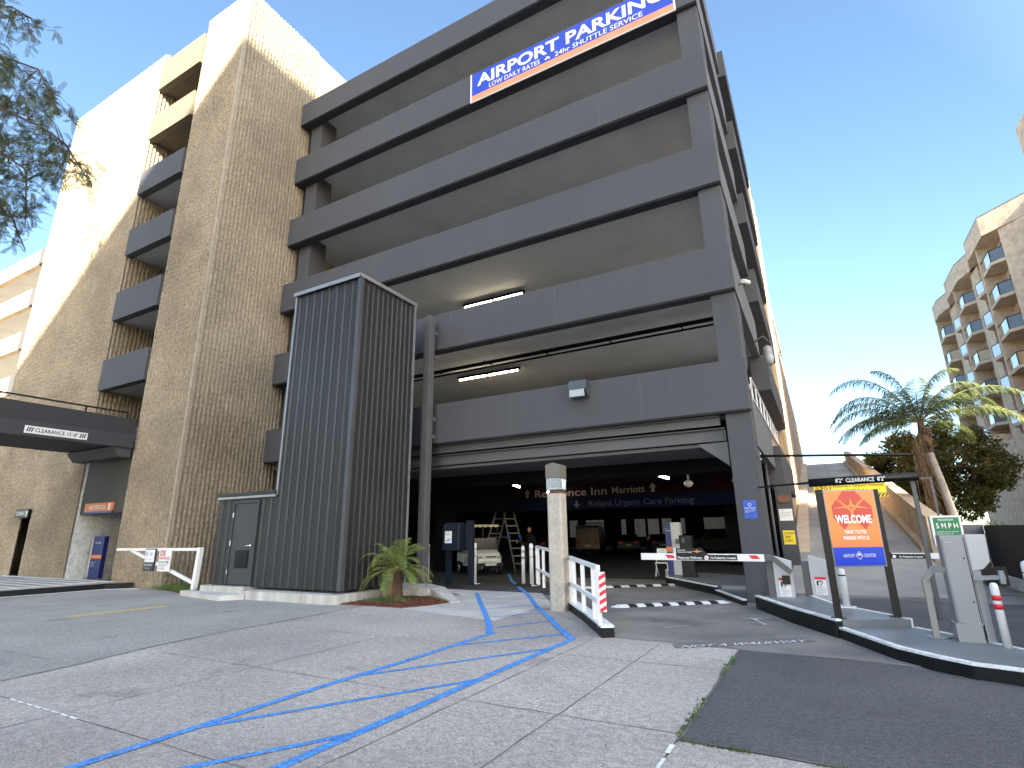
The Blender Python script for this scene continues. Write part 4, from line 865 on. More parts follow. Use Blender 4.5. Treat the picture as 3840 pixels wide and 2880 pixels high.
# ================================================================== HOTEL
H = thing('hotel', (17, 65, 0), 'tan hotel block with sawtooth walls and angled glass balconies beyond the trees', 'building')
HT, HB = 27.5, 25.8
for k, yo in enumerate((0, 10.0, 20.2)):
    P0 = (18.0, 53.2) if k == 0 else (16.4, 52.4)
    end = (16.4, 64.7) if k < 2 else (16.8, 63.9)
    band = [P0, (15.5, 55.95), (15.5, 61.2), end, (19, 65), (19, 53)] if k < 2 else [P0, (15.5, 55.95), (15.5, 58.6), end, (19, 65), (19, 53)]
    MB().prism([(x, y+yo) for x, y in band], HB, HT).build('top_band', 'stucco', H)
    MB().prism([(x, y+yo) for x, y in band], HT+.01, HT+.12).build('roof_edge', mat('roof_edge_grey', (.12, .12, .13), .7), H)
    near = [(18.0, 53.2), (16.42, 55.25), (16.9, 55.6), (19, 55.6), (19, 53.2)] if k == 0 else [(16.4, 52.6), (16.38, 55.15), (16.9, 55.5), (19, 55.6), (19, 52.6)]
    MB().prism([(x, y+yo) for x, y in near], 0, HB-.01).build('pier_wall', 'stucco', H)
    MB().prism([(x, y+yo) for x, y in [(15.62, 58.7), (15.62, 58.95), (18.8, 58.95), (18.8, 58.7)]], 0 if k == 0 else 4, HB-.01).build('fin_wall', 'stucco', H)
    MB().prism([(x, y+yo) for x, y in [(17.1, 55.62), (17.1, 58.69), (19, 58.69), (19, 55.62)]], 0, HB-.01).build('recess_wall', 'stucco', H)
    if k < 2: MB().prism([(x, y+yo) for x, y in [(17.1, 58.96), (17.1, 62.5), (19, 62.5), (19, 58.96)]], 0, HB-.01).build('recess_wall', 'stucco', H)
    for f in range(6):
        zb = 22.97-3.03*f; 
        if zb < 7: break
        sl = [(16.42, 55.2), (15.6, 55.95), (15.66, 58.68), (17.09, 58.68), (17.09, 55.62)]
        MB().prism([(x, y+yo) for x, y in sl], zb, zb+.26).build('balcony_slab', 'stucco', H)
        am = 'balglasst' if (k+f) % 4 == 3 else 'balglassd'
        def pane(p, q, m): 
            d = Vector((q[0]-p[0], q[1]-p[1], 0)).normalized(); n = Vector((d.y, -d.x, 0))*.02
            r = MB().prism([(p[0], p[1]+yo), (q[0], q[1]+yo), (q[0]-n.x, q[1]+yo-n.y), (p[0]-n.x, p[1]+yo-n.y)], zb+.32, zb+1.3).build('balcony_glass', m, H)
        pane((15.68, 57.6), (15.66, 56.05), 'balglassw'); pane((15.7, 56.0), (16.45, 55.32), am)
        b = MB(); pr = [(15.7, 58.6), (15.66, 56.0), (16.45, 55.3)]
        for i in range(2): b.bar((pr[i][0], pr[i][1]+yo, zb+1.34), (pr[i+1][0], pr[i+1][1]+yo, zb+1.34), .06)
        for p in pr[1:]: b.bar((p[0], p[1]+yo, zb+.26), (p[0], p[1]+yo, zb+1.34), .06)
        b.build('balcony_rail', 'lipdark', H)
        MB().box(17.04, 55.7+yo, zb+.3, 17.09, 57.6+yo, zb+2.5).build('window', 'glass', H)
        b = MB(); b.box(17.0, 55.66+yo, zb+.28, 17.035, 55.74+yo, zb+2.55); b.box(17.0, 56.6+yo, zb+.28, 17.035, 56.68+yo, zb+2.55); b.build('window_frame', 'straw', H)
        if k < 2:
            z2 = zb-.9
            MB().prism([(x, y+yo) for x, y in [(15.9, 60.2), (15.65, 61.6), (16.4, 62.45), (17.09, 62.45), (17.09, 60.2)]], z2, z2+.24).build('balcony_slab', 'stucco', H)
            MB().prism([(x, y+yo) for x, y in [(15.9, 60.3), (15.67, 61.5), (15.7, 61.5), (15.94, 60.3)]], z2+.3, z2+1.3).build('balcony_glass', 'balglassw', H)
            b = MB(); b.bar((15.9, 60.2+yo, z2+1.33), (15.67, 61.55+yo, z2+1.33), .05); b.bar((15.67, 61.55+yo, z2+.24), (15.67, 61.55+yo, z2+1.33), .05); b.build('balcony_rail', 'lipdark', H)
MB().prism([(15.5, 54), (15.5, 65.8), (18.9, 65.8), (18.9, 54)], 0, 9.0).build('base_wall', 'stucco', H)
MB().prism([(15.55, 65.8), (15.55, 76), (18.9, 76), (18.9, 65.8)], 0, 10.0).build('base_wall', 'stucco', H)
MB().box(15.46, 54, 5.6, 15.5, 65.8, 5.7).build('ledge_line', 'joint', H)
MB().prism([(18.9, 53.0), (40, 53), (40, 85), (18.9, 85)], 0, 27.4).build('rear_block', 'stucco', H)
MB().prism([(15.2, 43.4), (16.65, 47.2), (18.6, 47.4), (18.6, 53.1), (36, 53.0), (36, 18), (15.2, 18)], 0, 27.5).build('near_wing', 'stucco', H)
# far wall off-frame tower that throws the shade
OT = thing('office_tower', (50, -80, 0), 'tall pale office tower standing behind the camera outside the photo', 'building')
MB().prism([(40, -140), (40, -28), (46, -28), (46, -140)], 0, 19.85+1.95+.806*(40+18.25)).build('walls', 'office', OT)
b = MB()
for f in range(18): b.box(39.97, -138, 3+f*3.6, 40.01, -29, 4.6+f*3.6)
b.build('window_strip', 'glass', OT)

# ================================================================== VEGETATION
def leafquad(b, c, d, w, l, rnd, nrm=None):
    d = Vector(d).normalized(); up = nrm or Vector((rnd.gauss(0, 1), rnd.gauss(0, 1), rnd.gauss(0, 1))); a = d.cross(up)
    if a.length < 1e-4: return
    a = a.normalized()*w/2; c = Vector(c); m = c+d*l*.5
    b.add([c, m+a, c+d*l, m-a], [(0, 1, 2, 3)])
def pinnate(b, o, d, L, rnd, lw=.022, ll=.07, n=9, sag=.35):
    o = Vector(o); d = Vector(d).normalized(); side = d.cross(Vector((rnd.gauss(0, .3), rnd.gauss(0, .3), 1))).normalized(); p = o.copy()
    for i in range(n):
        q = p+d*(L/n); d = (d+Vector((0, 0, -sag/n))).normalized()
        w = side*.004; b.add([p-w, p+w, q+w, q-w], [(0, 1, 2, 3)])
        k = math.sin(math.pi*(i+1.2)/(n+1.5))
        for sg in (-1, 1):
            dd = (side*sg+d*.55+Vector((0, 0, rnd.uniform(-.35, .05)))).normalized(); leafquad(b, q, dd, lw, ll*(.5+.6*k), rnd, d.cross(side))
        p = q
def inpoly(x, y, P):
    r = False; j = len(P)-1
    for i in range(len(P)):
        if (P[i][1] > y) != (P[j][1] > y) and x < (P[j][0]-P[i][0])*(y-P[i][1])/(P[j][1]-P[i][1])+P[i][0]: r = not r
        j = i
    return r
# ---- overhanging feathery tree, top left
TR = thing('feathery_tree', (-20.5, .5, 0), 'dark feathery leaved tree overhanging from the left edge near the sunlit wing', 'tree')
rnd = random.Random(11)
lim = [[(-20.5, .5, 0), (-20.4, .8, 4), (-20.8, 1.6, 8), (-20.6, 2.6, 11.5), (-21.5, 3, 15), (-22.5, 3.4, 18)], [(-20.6, 2.4, 11), (-19.2, 3.6, 13.6), (-15.25, 4, 11.2), (-13.45, 4.0, 9.96), (-11.9, 4.1, 8.4)],
       [(-20.8, 1.6, 8), (-19, 3.2, 11.6), (-17.6, 3.8, 11.5), (-15.27, 4, 9.94), (-14.8, 4.1, 8.3)], [(-21.5, 3, 15), (-22, 3.6, 18.6), (-20, 3.9, 17.7), (-16.7, 4, 15.1)], [(-20.8, 2.4, 10.5), (-19, 3.4, 15), (-16, 3.9, 13.2), (-14, 4, 10.9)],
       [(-20.6, 2.2, 9.5), (-18.2, 3.5, 9.9), (-15.8, 4.1, 8.9), (-14.8, 4.2, 7.8)]]
b = MB()
for i, L in enumerate(lim):
    r0 = .28 if i == 0 else .05; b.tube(L, [r0*(1-.85*k/(len(L)-1)) if i == 0 else .05*(1-.8*k/(len(L)-1)) for k in range(len(L))], 8)
tb = b
lp = [Vector(p).lerp(Vector(L[k+1]), t/6) for L in lim[1:] for k, p in enumerate(L[:-1]) for t in range(6)]
P1 = [(-20.12, 15.91), (-17.66, 14.33), (-15.74, 13.24), (-15.7, 12.55), (-14.37, 11.74), (-13.68, 10.75), (-12.98, 10.22), (-12.81, 9.53), (-11.71, 8.58), (-11.08, 7.99), (-11.6, 7.91), (-12.38, 8.77), (-12.95, 9.05), (-13.09, 8.71), (-13.16, 8.22), (-14.34, 8.89), (-14.57, 8.55), (-14.13, 7.56), (-14.73, 7.6), (-15.62, 8.48), (-15.78, 8.25), (-18.71, 9.12), (-24.94, 18.48)]
P2 = [(-22.06, 19.34), (-20.06, 17.9), (-16.57, 15.03), (-16.94, 15.14), (-17.97, 15.93), (-17.1, 14.49), (-18.69, 15.64), (-19.4, 15.63), (-20.2, 16.06), (-23.26, 17.7), (-25.72, 21.59)]
lb = MB(); n = 0; tries = 0
while n < 430 and tries < 20000:
    tries += 1; x, z = rnd.uniform(-24, -11), rnd.uniform(7.5, 21)
    i1, i2 = inpoly(x, z, P1), inpoly(x, z, P2)
    if not (i1 or i2): continue
    if math.sin(x*3.1+z*1.3)*math.sin(z*2.7-x) < -.42: continue
    if i2 and not i1 and rnd.random() < .35: continue
    y = 4+rnd.uniform(-.55, .55); c = Vector((x, y, z)); n += 1
    near = min(lp, key=lambda q: (q-c).length_squared)
    if (near-c).length < 2.5: tb.tube([near, near.lerp(c, .5)+Vector((0, 0, .08)), c], [.012, .009, .004], 4, False)
    for k in range(5):
        d = Vector((rnd.gauss(.25, .8), rnd.gauss(0, .6), rnd.gauss(-.45, .55)))
        pinnate(lb, c+Vector((rnd.gauss(0, .06), rnd.gauss(0, .06), rnd.gauss(0, .06))), d, rnd.uniform(.22, .42), rnd, .024, .075, 8)
tb.build('branches', 'twig', TR); lb.build('foliage', 'leafd', TR)
def leafball(b, c, r, n, s, rnd, sq=.8, shell=.35):
    for _ in range(n):
        v = Vector((rnd.gauss(0, 1), rnd.gauss(0, 1), rnd.gauss(0, 1))).normalized()*r*(rnd.uniform(shell, 1)**.6); v.z *= sq
        d = Vector((rnd.gauss(0, 1), rnd.gauss(0, 1), rnd.gauss(-.3, .7)))
        leafquad(b, Vector(c)+v, d, s*.45, s*rnd.uniform(.7, 1.3), rnd)
TB = thing('bushy_tree', (6.6, 41, 1), 'dense dark olive tree behind the ramp wall in front of the hotel', 'tree')
rnd = random.Random(5); b = MB(); b.tube([(6.7, 41, 0), (6.6, 41, 2.2), (6.2, 41.2, 4)], [.3, .24, .15], 8)
crown = []
for i in range(95):
    for _ in range(50):
        x, y, z = rnd.uniform(2.9, 9.9), rnd.uniform(38, 44), rnd.uniform(2.2, 8.0)
        e = ((x-6.4)/3.45)**2+((y-41)/3.1)**2+((z-5.0)/2.9)**2
        if e < 1: break
    crown.append((x, y, z)); b.tube([(6.3, 41.1, 3.2), ((x+6.3)/2, (y+41)/2, (z+3.6)/2+.2), (x, y, z)], [.07, .04, .012], 5, False)
b.build('trunk', 'twig', TB)
lb = MB()
for c in crown: leafball(lb, c, rnd.uniform(.5, .95), 330, .23, rnd, .7)
lb.build('crown', 'leafb', TB)
HG = thing('hedge', (4.6, 24, 0), 'grey green shrub showing over the low grey wall', 'shrub'); lb = MB(); rnd = random.Random(8)
for i in range(26): leafball(lb, (3.5+i*.13, 24+rnd.uniform(-.4, .6), rnd.uniform(1.0, 1.6)), .3, 110, .09, rnd)
b = MB()
for i in range(7): b.tube([(3.7+i*.45, 24.1, 0), (3.75+i*.45, 24.1, 1.3)], .03, 5)
b.build('stems', 'twig', HG); lb.build('foliage', 'hedge', HG)
def far_tree(x, y, h, r, mt, label, seed, name='leafy_tree', lo=.45):
    t = thing(name, (x, y, 0), label, 'tree'); rnd = random.Random(seed)
    MB().tube([(x, y, 0), (x+.1, y, h*.5), (x, y, h*.8)], [.2, .15, .06], 8).build('trunk', 'twig', t); lb = MB()
    for i in range(40): leafball(lb, (x+rnd.gauss(0, r*.45), y+rnd.gauss(0, r*.4), h*(lo+.55*rnd.random())), r*.33, 90, .16, rnd)
    lb.build('crown', mt, t)
far_tree(-36.3, 9.2, 9.2, 1.7, 'leafy', 'bright green tree behind the bridge at the left edge', 3)
# ---- palms
def frond(lb, rb, o, az, el, L, droop, rnd, nl=44, ll=.5, lw=.035, hang=.5, rr=.02):
    d = Vector((math.cos(az)*math.cos(el), math.sin(az)*math.cos(el), math.sin(el))); p = Vector(o); pts = [p.copy()]; n = 14; ds = []
    for i in range(n):
        d = (d+Vector((0, 0, -droop*(i+1)/n/n*1.9))).normalized(); p = p+d*(L/n); pts.append(p.copy()); ds.append(d.copy())
    rb.tube(pts, [rr*(1-.85*i/n) for i in range(n+1)], 5, False)
    for k in range(nl):
        t = .13+.87*k/(nl-1); f = t*n; i = min(int(f), n-1); q = pts[i].lerp(pts[i+1], f-i); d = ds[i]
        side = d.cross(Vector((0, 0, 1))).normalized(); ln = ll*(math.sin(math.pi*min(1, t*.82+.16))**.6)*rnd.uniform(.8, 1.1)
        for sg in (-1, 1):
            dd = (side*sg*rnd.uniform(.7, 1)+d*rnd.uniform(.45, .8)+Vector((0, 0, rnd.uniform(-.1, .35)-hang*.4))).normalized()
            w = d*lw/2; m = q+dd*ln*.5; e = m+(dd+Vector((0, 0, -hang))).normalized()*ln*.5
            lb.add([q-w*.5, q+w*.5, m+w, m-w], [(0, 1, 2, 3)]); lb.add([m-w, m+w, e], [(0, 1, 2)])
SPM = thing('small_palm', (-9.35, 10.85, 0), 'small young palm with bright green fronds in the red mulch bed', 'palm')
rnd = random.Random(21); b = MB()
for dx in (-.07, .08):
    pr = []
    for i in range(14): z = i*.05; pr.append((.085+.02*(i % 2)+.03*math.sin(i*.4), z))
    b.lathe(-9.35+dx, 10.85+dx*.3, pr, 12)
for i in range(70):
    a = rnd.uniform(0, 6.28); z = rnd.uniform(.05, .68); x0, y0 = -9.35+rnd.choice((-.07, .08))+.09*math.cos(a), 10.85+.09*math.sin(a)
    b.tube([(x0, y0, z), (x0+.05*math.cos(a), y0+.05*math.sin(a), z+.07)], [.014, .005], 4, False)
b.build('trunk', 'bark', SPM)
lb, rb = MB(), MB()
for i in range(36):
    a = i*2.399+rnd.uniform(-.2, .2); el = rnd.uniform(-.25, 1.35); frond(lb, rb, (-9.35+rnd.uniform(-.06, .06), 10.85, .68), a, el, rnd.uniform(.85, 1.2), rnd.uniform(1.4, 3.2), rnd, 36, .26, .016, .3, .009)
rb.build('frond_stems', mat('frond_stem', (.22, .25, .1), .6, .1, 4), SPM); lb.build('fronds', 'leafs', SPM)
QP = thing('tall_palm', (4.35, 26, 0), 'tall arching palm with grey ringed trunk and hanging dead fronds beside the ramp', 'palm')
b = MB(); tp = []; rs = []
for i in range(40):
    t = i/39; z = 4.45*t; tp.append((4.45-.45*t**1.4, 26, z)); rs.append(.165-.045*t+(.008 if i % 2 else 0))
b.tube(tp, rs, 14).build('trunk', 'trunk', QP)
rnd = random.Random(4); b = MB()
b.tube([(4.0, 26, 4.35), (3.97, 26, 4.7), (3.95, 26, 5.1), (3.93, 26, 5.6)], [.13, .2, .17, .1], 12)
for i in range(26):
    a = rnd.uniform(0, 6.28); z = rnd.uniform(4.35, 5.2); b.tube([(3.97+.15*math.cos(a), 26+.15*math.sin(a), z), (3.97+.25*math.cos(a), 26+.25*math.sin(a), z+.24)], [.05, .015], 5)
b.build('frond_bases', 'bark', QP)
lb, rb = MB(), MB()
FR = [(3.05, 1.15, 3.9, 2.5), (2.9, .95, 3.7, 2.7), (3.3, .75, 3.6, 2.3), (3.14, .35, 3.1, 1.6), (3.4, .55, 3.5, 1.9), (2.7, .5, 3.3, 2.0), (0.1, 1.1, 3.0, 2.5), (-.1, .75, 3.9, 2.0), (.15, .45, 3.7, 1.5), (.35, .85, 3.2, 2.2), (-.3, .35, 3.4, 1.6), (1.2, 1.3, 2.6, 1.8), (-1.5, .7, 2.8, 2.0), (-2.0, .9, 3.0, 2.4), (-1.0, .6, 3.0, 2.2), (1.7, .8, 3.0, 2.2), (2.3, .7, 3.0, 2.2), (.0, 1.35, 2.7, 2.4), (3.1, 1.4, 2.7, 2.2), (.7, .2, 2.6, 1.5), (-2.6, .2, 2.6, 1.5), (3.6, .1, 2.6, 1.3)]
for a, el, L, dr in FR: frond(lb, rb, (3.93, 26, 5.55), a+rnd.uniform(-.08, .08), el, L*1.04, dr*.95, rnd, 96, .8, .024, 1.05, .028)
rb.build('frond_stems', mat('palm_stem', (.12, .13, .06), .6, .1, 4), QP); lb.build('fronds', 'leafp', QP)
lb = MB()
for i in range(95):
    x = 3.66+rnd.gauss(0, .08); z = rnd.uniform(3.2, 5.0); e = Vector((x+.15+rnd.gauss(.1, .16), 26+rnd.gauss(-.1, .2), z-rnd.uniform(1.2, 2.2))); m = Vector((x, 26-.25, z)).lerp(e, .5)+Vector((-.08, 0, 0))
    lb.tube([(x, 25.8, z), m, e], [.014, .009, .003], 3, False)
lb.build('dead_fronds', 'straw', QP)
# ---- planter and grass
structure(MB().prism([(-9.95, 9.66), (-8.9, 9.72), (-8.14, 9.73), (-7.9, 10.3), (-7.8, 10.95), (-8.9, 11.72), (-9.93, 11.45)], -.005, .022).build('mulch_bed', 'mulch'))
rnd = random.Random(2); b = MB(); g = MB()
bed = [(-9.9, 9.7), (-8.9, 9.76), (-8.2, 9.77), (-7.85, 10.9), (-8.9, 11.68), (-9.88, 11.4)]
k = 0
while k < 1500:
    x, y = rnd.uniform(-9.95, -7.8), rnd.uniform(9.65, 11.7)
    if not inpoly(x, y, bed): continue
    k += 1; a = rnd.uniform(0, 6.28); l, w2 = rnd.uniform(.02, .05), rnd.uniform(.006, .014); z = rnd.uniform(.024, .045); c, s_ = math.cos(a), math.sin(a); t = rnd.uniform(-.012, .012)
    b.add([(x-c*l+s_*w2, y-s_*l-c*w2, z-t), (x-c*l-s_*w2, y-s_*l+c*w2, z-t), (x+c*l-s_*w2, y+s_*l+c*w2, z+t), (x+c*l+s_*w2, y+s_*l-c*w2, z+t)], [(0, 1, 2, 3)])
o = b.build('mulch_chips', 'mulch2'); o['kind'] = 'stuff'
def blades(g, x, y, h, n, z0=.0):
    for _ in range(n):
        a = rnd.uniform(0, 6.28); q = rnd.uniform(.3, 1)*h; dx, dy = math.cos(a)*q*.5, math.sin(a)*q*.5; px, py = x+rnd.gauss(0, .03), y+rnd.gauss(0, .03)
        g.add([(px-.005, py, z0), (px+.005, py+.003, z0), (px+dx, py+dy, z0+q)], [(0, 1, 2)])
for i in range(75):
    x, y = -9.2+rnd.gauss(0, .25), 10.5+rnd.gauss(0, .22)
    if inpoly(x, y, bed): blades(g, x, y, .12, 9, .02)
for i in range(40):
    t = rnd.random(); blades(g, -7.85-1.0*t, 10.95+.65*t, .07, 5, .02)
o = g.build('weeds', 'grass'); o['kind'] = 'stuff'
structure(MB().prism([(-18.2, 10.2), (-18.2, 10.9), (-15.2, 10.9), (-15.2, 9.62), (-15.8, 9.6), (-17.2, 9.95)], -.005, .02).build('grass_soil', 'mulch'))
g = MB(); gp = [(-18.6, 10.15), (-18.1, 10.9), (-15.15, 10.9), (-15.15, 9.7), (-15.8, 9.62), (-17.2, 9.95)]; k = 0
while k < 800:
    x, y = rnd.uniform(-18.6, -15.1), rnd.uniform(9.6, 10.95)
    if inpoly(x, y, gp): blades(g, x, y, .22, 5); k += 1
o = g.build('grass_patch', 'grass'); o['kind'] = 'stuff'
# ================================================================== INSIDE THE GARAGE
def at(b, x, y, rz, st=0):
    c, s_ = math.cos(rz), math.sin(rz)
    for i in range(st, len(b.v)):
        p = b.v[i]; b.v[i] = (x+c*p[0]-s_*p[1], y+s_*p[0]+c*p[1], p[2])
    return b
def put(b, name, m, par, X, bev=0):
    at(b, *X); return b.build(name, m, par, bev)
def wheels(par, X, r, w, pts, rim='chrome'):
    for x, y in pts:
        b = MB(); b.tube([(x-w/2, y, r), (x+w/2, y, r)], r, 18); t = put(b, 'wheel', 'tyre', par, X)
        b = MB(); b.tube([(x-w/2-.01, y, r), (x+w/2+.01, y, r)], r*.6, 14); put(b, 'rim', rim, t, X)
# cart, local: front = -y
GC = thing('golf_cart', (-11.9, 19.0, .01), 'white golf cart with tan seats parked behind the drop box', 'golf cart')
X = (-12.35, 19.4, R(52))
b = MB(); b.extr([(-1.2, .42), (-1.22, .6), (-1.05, .82), (-.75, .93), (-.5, .9), (-.42, .45)], (-.5, 0, 0), YA, ZA, XA, 1.0); put(b, 'front_cowl', 'carwhite', GC, X, .06)
b = MB(); b.box(-.55, -.42, .3, .55, .5, .4); b.extr([(.35, .4), (1.25, .45), (1.25, .8), (.4, .78)], (-.55, 0, 0), YA, ZA, XA, 1.1); put(b, 'body', 'carwhite', GC, X, .03)
b = MB(); b.box(-.52, -1.28, .33, .52, -1.15, .45); b.box(-.15, -1.235, .66, .25, -1.225, .7); put(b, 'bumper', 'blackm', GC, X)
b = MB(); b.box(-.2, -1.3, .36, .25, -1.285, .46); put(b, 'plate', 'whitew', GC, X)
b = MB(); b.box(-.5, .25, .78, .5, .75, .92); put(b, 'seat', 'seat', GC, X, .03)
b = MB(); b.box(-.5, .72, .9, .5, .84, 1.35); put(b, 'backrest', 'seat', GC, X, .03)
b = MB(); b.box(-.58, -.75, 1.82, .58, 1.15, 1.9); put(b, 'roof', mat('roof_cream', (.5, .44, .32), .6), GC, X, .03)
b = MB()
for i in range(5): b.box(-.5+i*.22, -.77, 1.8, -.4+i*.22, -.74, 1.86)
put(b, 'roof_ribs', 'carwhite', GC, X)
b = MB()
for x in (-.52, .52): b.bar((x, -.6, .88), (x, -.68, 1.82), .03); b.bar((x, .95, .8), (x, 1.0, 1.82), .03)
put(b, 'roof_struts', 'blackm', GC, X)
b = MB(); b.box(-.5, -.66, .95, .5, -.65, 1.38); wm = mat('tinted_windshield', (.2, .21, .22), .1); wm.node_tree.nodes['Principled BSDF'].inputs['Transmission Weight'].default_value = .6; put(b, 'windshield', wm, GC, X)
b = MB(); n = 18; cc = Vector((-.22, -.2, 1.13)); pr = [cc+Vector((.17*math.cos(2*math.pi*i/n), .08*math.sin(2*math.pi*i/n), .15*math.sin(2*math.pi*i/n))) for i in range(n+1)]; b.tube(pr, .015, 6); b.tube([cc, (-.22, -.45, .85)], .02, 6); put(b, 'steering_wheel', 'blackm', GC, X)
for x in (-.4, .4): b = MB(); b.box(x-.09, -1.225, .62, x+.09, -1.2, .7); put(b, 'headlight', 'glassw', GC, X)
wheels(GC, X, .23, .16, [(-.52, -.85), (.52, -.85), (-.52, .85), (.52, .85)])
# ladder
LD = thing('step_ladder', (-12.2, 21.2, 0), 'tall aluminium A frame ladder with blue joints standing behind the golf cart', 'ladder')
apx = [(-12.25, 21.0, 3.1), (-12.0, 21.35, 3.1)]
fr = [(-11.5, 20.9, 0.01), (-11.1, 21.4, 0.01)]; fl = [(-13.35, 20.9, 0.01), (-13.0, 21.5, 0.01)]
for feet in (fr, fl):
    b = MB()
    for a, c in zip(apx, feet): b.bar(a, c, .045, .07)
    for i in range(1, 10):
        t = i/10; b.bar(Vector(apx[0]).lerp(Vector(feet[0]), t), Vector(apx[1]).lerp(Vector(feet[1]), t), .035)
    b.build('ladder_leg', 'alu', LD)
MB().bar(Vector(apx[0]).lerp(Vector(fr[0]), .55), Vector(apx[0]).lerp(Vector(fl[0]), .55), .03).build('spreader', 'alu', LD)
for a, f in zip(apx, fr): p = Vector(a).lerp(Vector(f), .55); MB().box(p.x-.06, p.y-.05, p.z-.06, p.x+.06, p.y+.05, p.z+.06).build('blue_joint', 'ladblue', LD)
# person
PE = thing('person', (-10.95, 21.2, 0), 'person in dark clothes standing beside the ladder in the dim garage', 'person')
def skinfig(name, vs, es, rs, m, par, lv=2):
    me = bpy.data.meshes.new(name); off = par.location; me.from_pydata([Vector(v)-off for v in vs], es, []); o = bpy.data.objects.new(name, me); COL.objects.link(o); o.parent = par
    sk_ = o.modifiers.new('skin', 'SKIN'); sk_.use_smooth_shade = True
    if not me.skin_vertices: me.attributes
    for i, r in enumerate(rs): me.skin_vertices[0].data[i].radius = r if isinstance(r, tuple) else (r, r)
    me.skin_vertices[0].data[0].use_root = True
    sb = o.modifiers.new('sub', 'SUBSURF'); sb.levels = lv; sb.render_levels = lv; me.materials.append(M[m]); return o
px, py = -10.95, 21.2
try:
    def mk():
        vs = [(px, py, .95), (px, py, 1.15), (px, py, 1.4), (px, py, 1.5), (px, py-.01, 1.58), (px, py-.02, 1.7), (px, py-.01, 1.78), (px-.2, py, 1.42), (px-.3, py-.05, 1.15), (px-.36, py-.25, 1.2), (px-.4, py-.32, 1.22), (px+.2, py, 1.42), (px+.26, py, 1.13), (px+.27, py-.05, .88), (px+.27, py-.07, .8), (px-.1, py, .88), (px-.11, py-.02, .48), (px-.11, py+.02, .08), (px-.11, py-.14, .04), (px+.1, py, .88), (px+.12, py, .48), (px+.13, py+.03, .08), (px+.13, py-.12, .04)]
        es = [(0, 1), (1, 2), (2, 3), (3, 4), (4, 5), (5, 6), (2, 7), (7, 8), (8, 9), (9, 10), (2, 11), (11, 12), (12, 13), (13, 14), (0, 15), (15, 16), (16, 17), (17, 18), (0, 19), (19, 20), (20, 21), (21, 22)]
        rs = [(.16, .11), (.14, .1), (.16, .1), .055, .065, .09, .05, .055, .045, .035, .03, .055, .045, .035, .03, .09, .06, .045, .035, .09, .06, .045, .035]
        me = bpy.data.meshes.new('body'); me.from_pydata([Vector(v)-PE.location for v in vs], es, []); o = bpy.data.objects.new('body', me); COL.objects.link(o); o.parent = PE
        s2 = o.modifiers.new('skin', 'SKIN'); s2.use_smooth_shade = True
        bpy.context.view_layer.update()
        if not me.skin_vertices:
            bpy.context.view_layer.objects.active = o
            with bpy.context.temp_override(object=o, active_object=o): bpy.ops.mesh.customdata_skin_add()
        for i, r in enumerate(rs): me.skin_vertices[0].data[i].radius = r if isinstance(r, tuple) else (r, r)
        me.skin_vertices[0].data[0].use_root = True
        s3 = o.modifiers.new('sub', 'SUBSURF'); s3.levels = 2; s3.render_levels = 2; me.materials.append(M['cloth'])
    mk()
except Exception as ex: print('person', ex)
b = MB(); b.lathe(px, py-.03, [(.02, 1.56), (.06, 1.59), (.078, 1.66), (.082, 1.72), (.07, 1.78), (.03, 1.81)], 14); b.tube([(px-.01, py-.1, 1.69), (px-.01, py-.13, 1.665)], [.012, .014], 6)
for sx in (-1, 1): b.tube([(px+sx*.082, py-.02, 1.70), (px+sx*.09, py-.01, 1.67)], .014, 6)
hd = b.build('head', 'skin', PE)
b = MB(); b.lathe(px, py-.01, [(.085, 1.71), (.09, 1.76), (.07, 1.82), (.02, 1.835)], 14).build('hair', 'cloth', hd)
b = MB()
for hx, hy, hz, sx in ((px-.42, py-.35, 1.23, -1), (px+.27, py-.08, .76, 1)):
    b.lathe(hx, hy, [(.02, hz-.05), (.035, hz-.03), (.035, hz+.03), (.02, hz+.05)], 8)
    for i in range(4): b.tube([(hx-.024+i*.016, hy, hz-.04), (hx-.024+i*.016, hy-.015, hz-.07), (hx-.024+i*.016, hy-.035, hz-.09+abs(i-1.5)*.006)], [.009, .008, .006], 6)
    b.tube([(hx+sx*.03, hy, hz), (hx+sx*.05, hy-.02, hz-.035)], [.01, .007], 6)
b.build('hands', 'skin', PE)
# kiosks by the inner island
k1 = thing('pay_tower', (-4.35, 18.4, .2), 'slim pay tower with blue front and grey side at the tip of the inner island', 'kiosk')
MB().box(-4.34, 18.4, .2, -4.06, 18.75, 1.82).build('cabinet', 'cabw', k1, .01); MB().box(-4.53, 18.42, .2, -4.345, 18.74, 1.8).build('front_panel', 'kblue', k1)
MB().box(-4.535, 18.41, .9, -4.34, 18.418, 1.06).build('orange_band', 'orange', k1); MB().box(-4.2, 18.33, 1.16, -4.06, 18.398, 1.3).build('lock_box', 'steel', k1)
text('lettering', 'PAY\nSTATION', 'whitew', k1, (-4.52, 18.415, 1.6), XA, ZA, .04, .15)
k1 = thing('ticket_column', (-3.7, 17.6, .2), 'black ticket column with a flared foot on the inner island', 'kiosk')
MB().extr([(-.2, 0), (.24, 0), (.2, .08), (.16, .5), (.16, 1.1), (.2, 1.2), (-.22, 1.22), (-.2, .6)], (-3.7, 17.55, .2), XA, ZA, YA, .3).build('column', 'blackm', k1, .01)
MB().box(-3.83, 17.53, 1.2, -3.75, 17.548, 1.33).build('ticket_slot', 'sgrey', k1)
fc = thing('folding_chair', (-5.15, 20.2, 0), 'white folding chair behind the slim pay tower', 'chair')
b = MB(); b.box(-5.38, 20.1, .45, -4.98, 20.5, .48); b.build('seat', 'whitew', fc); MB().box(-5.38, 20.52, .68, -4.98, 20.55, .95).build('backrest', 'whitew', fc)
b = MB(); 
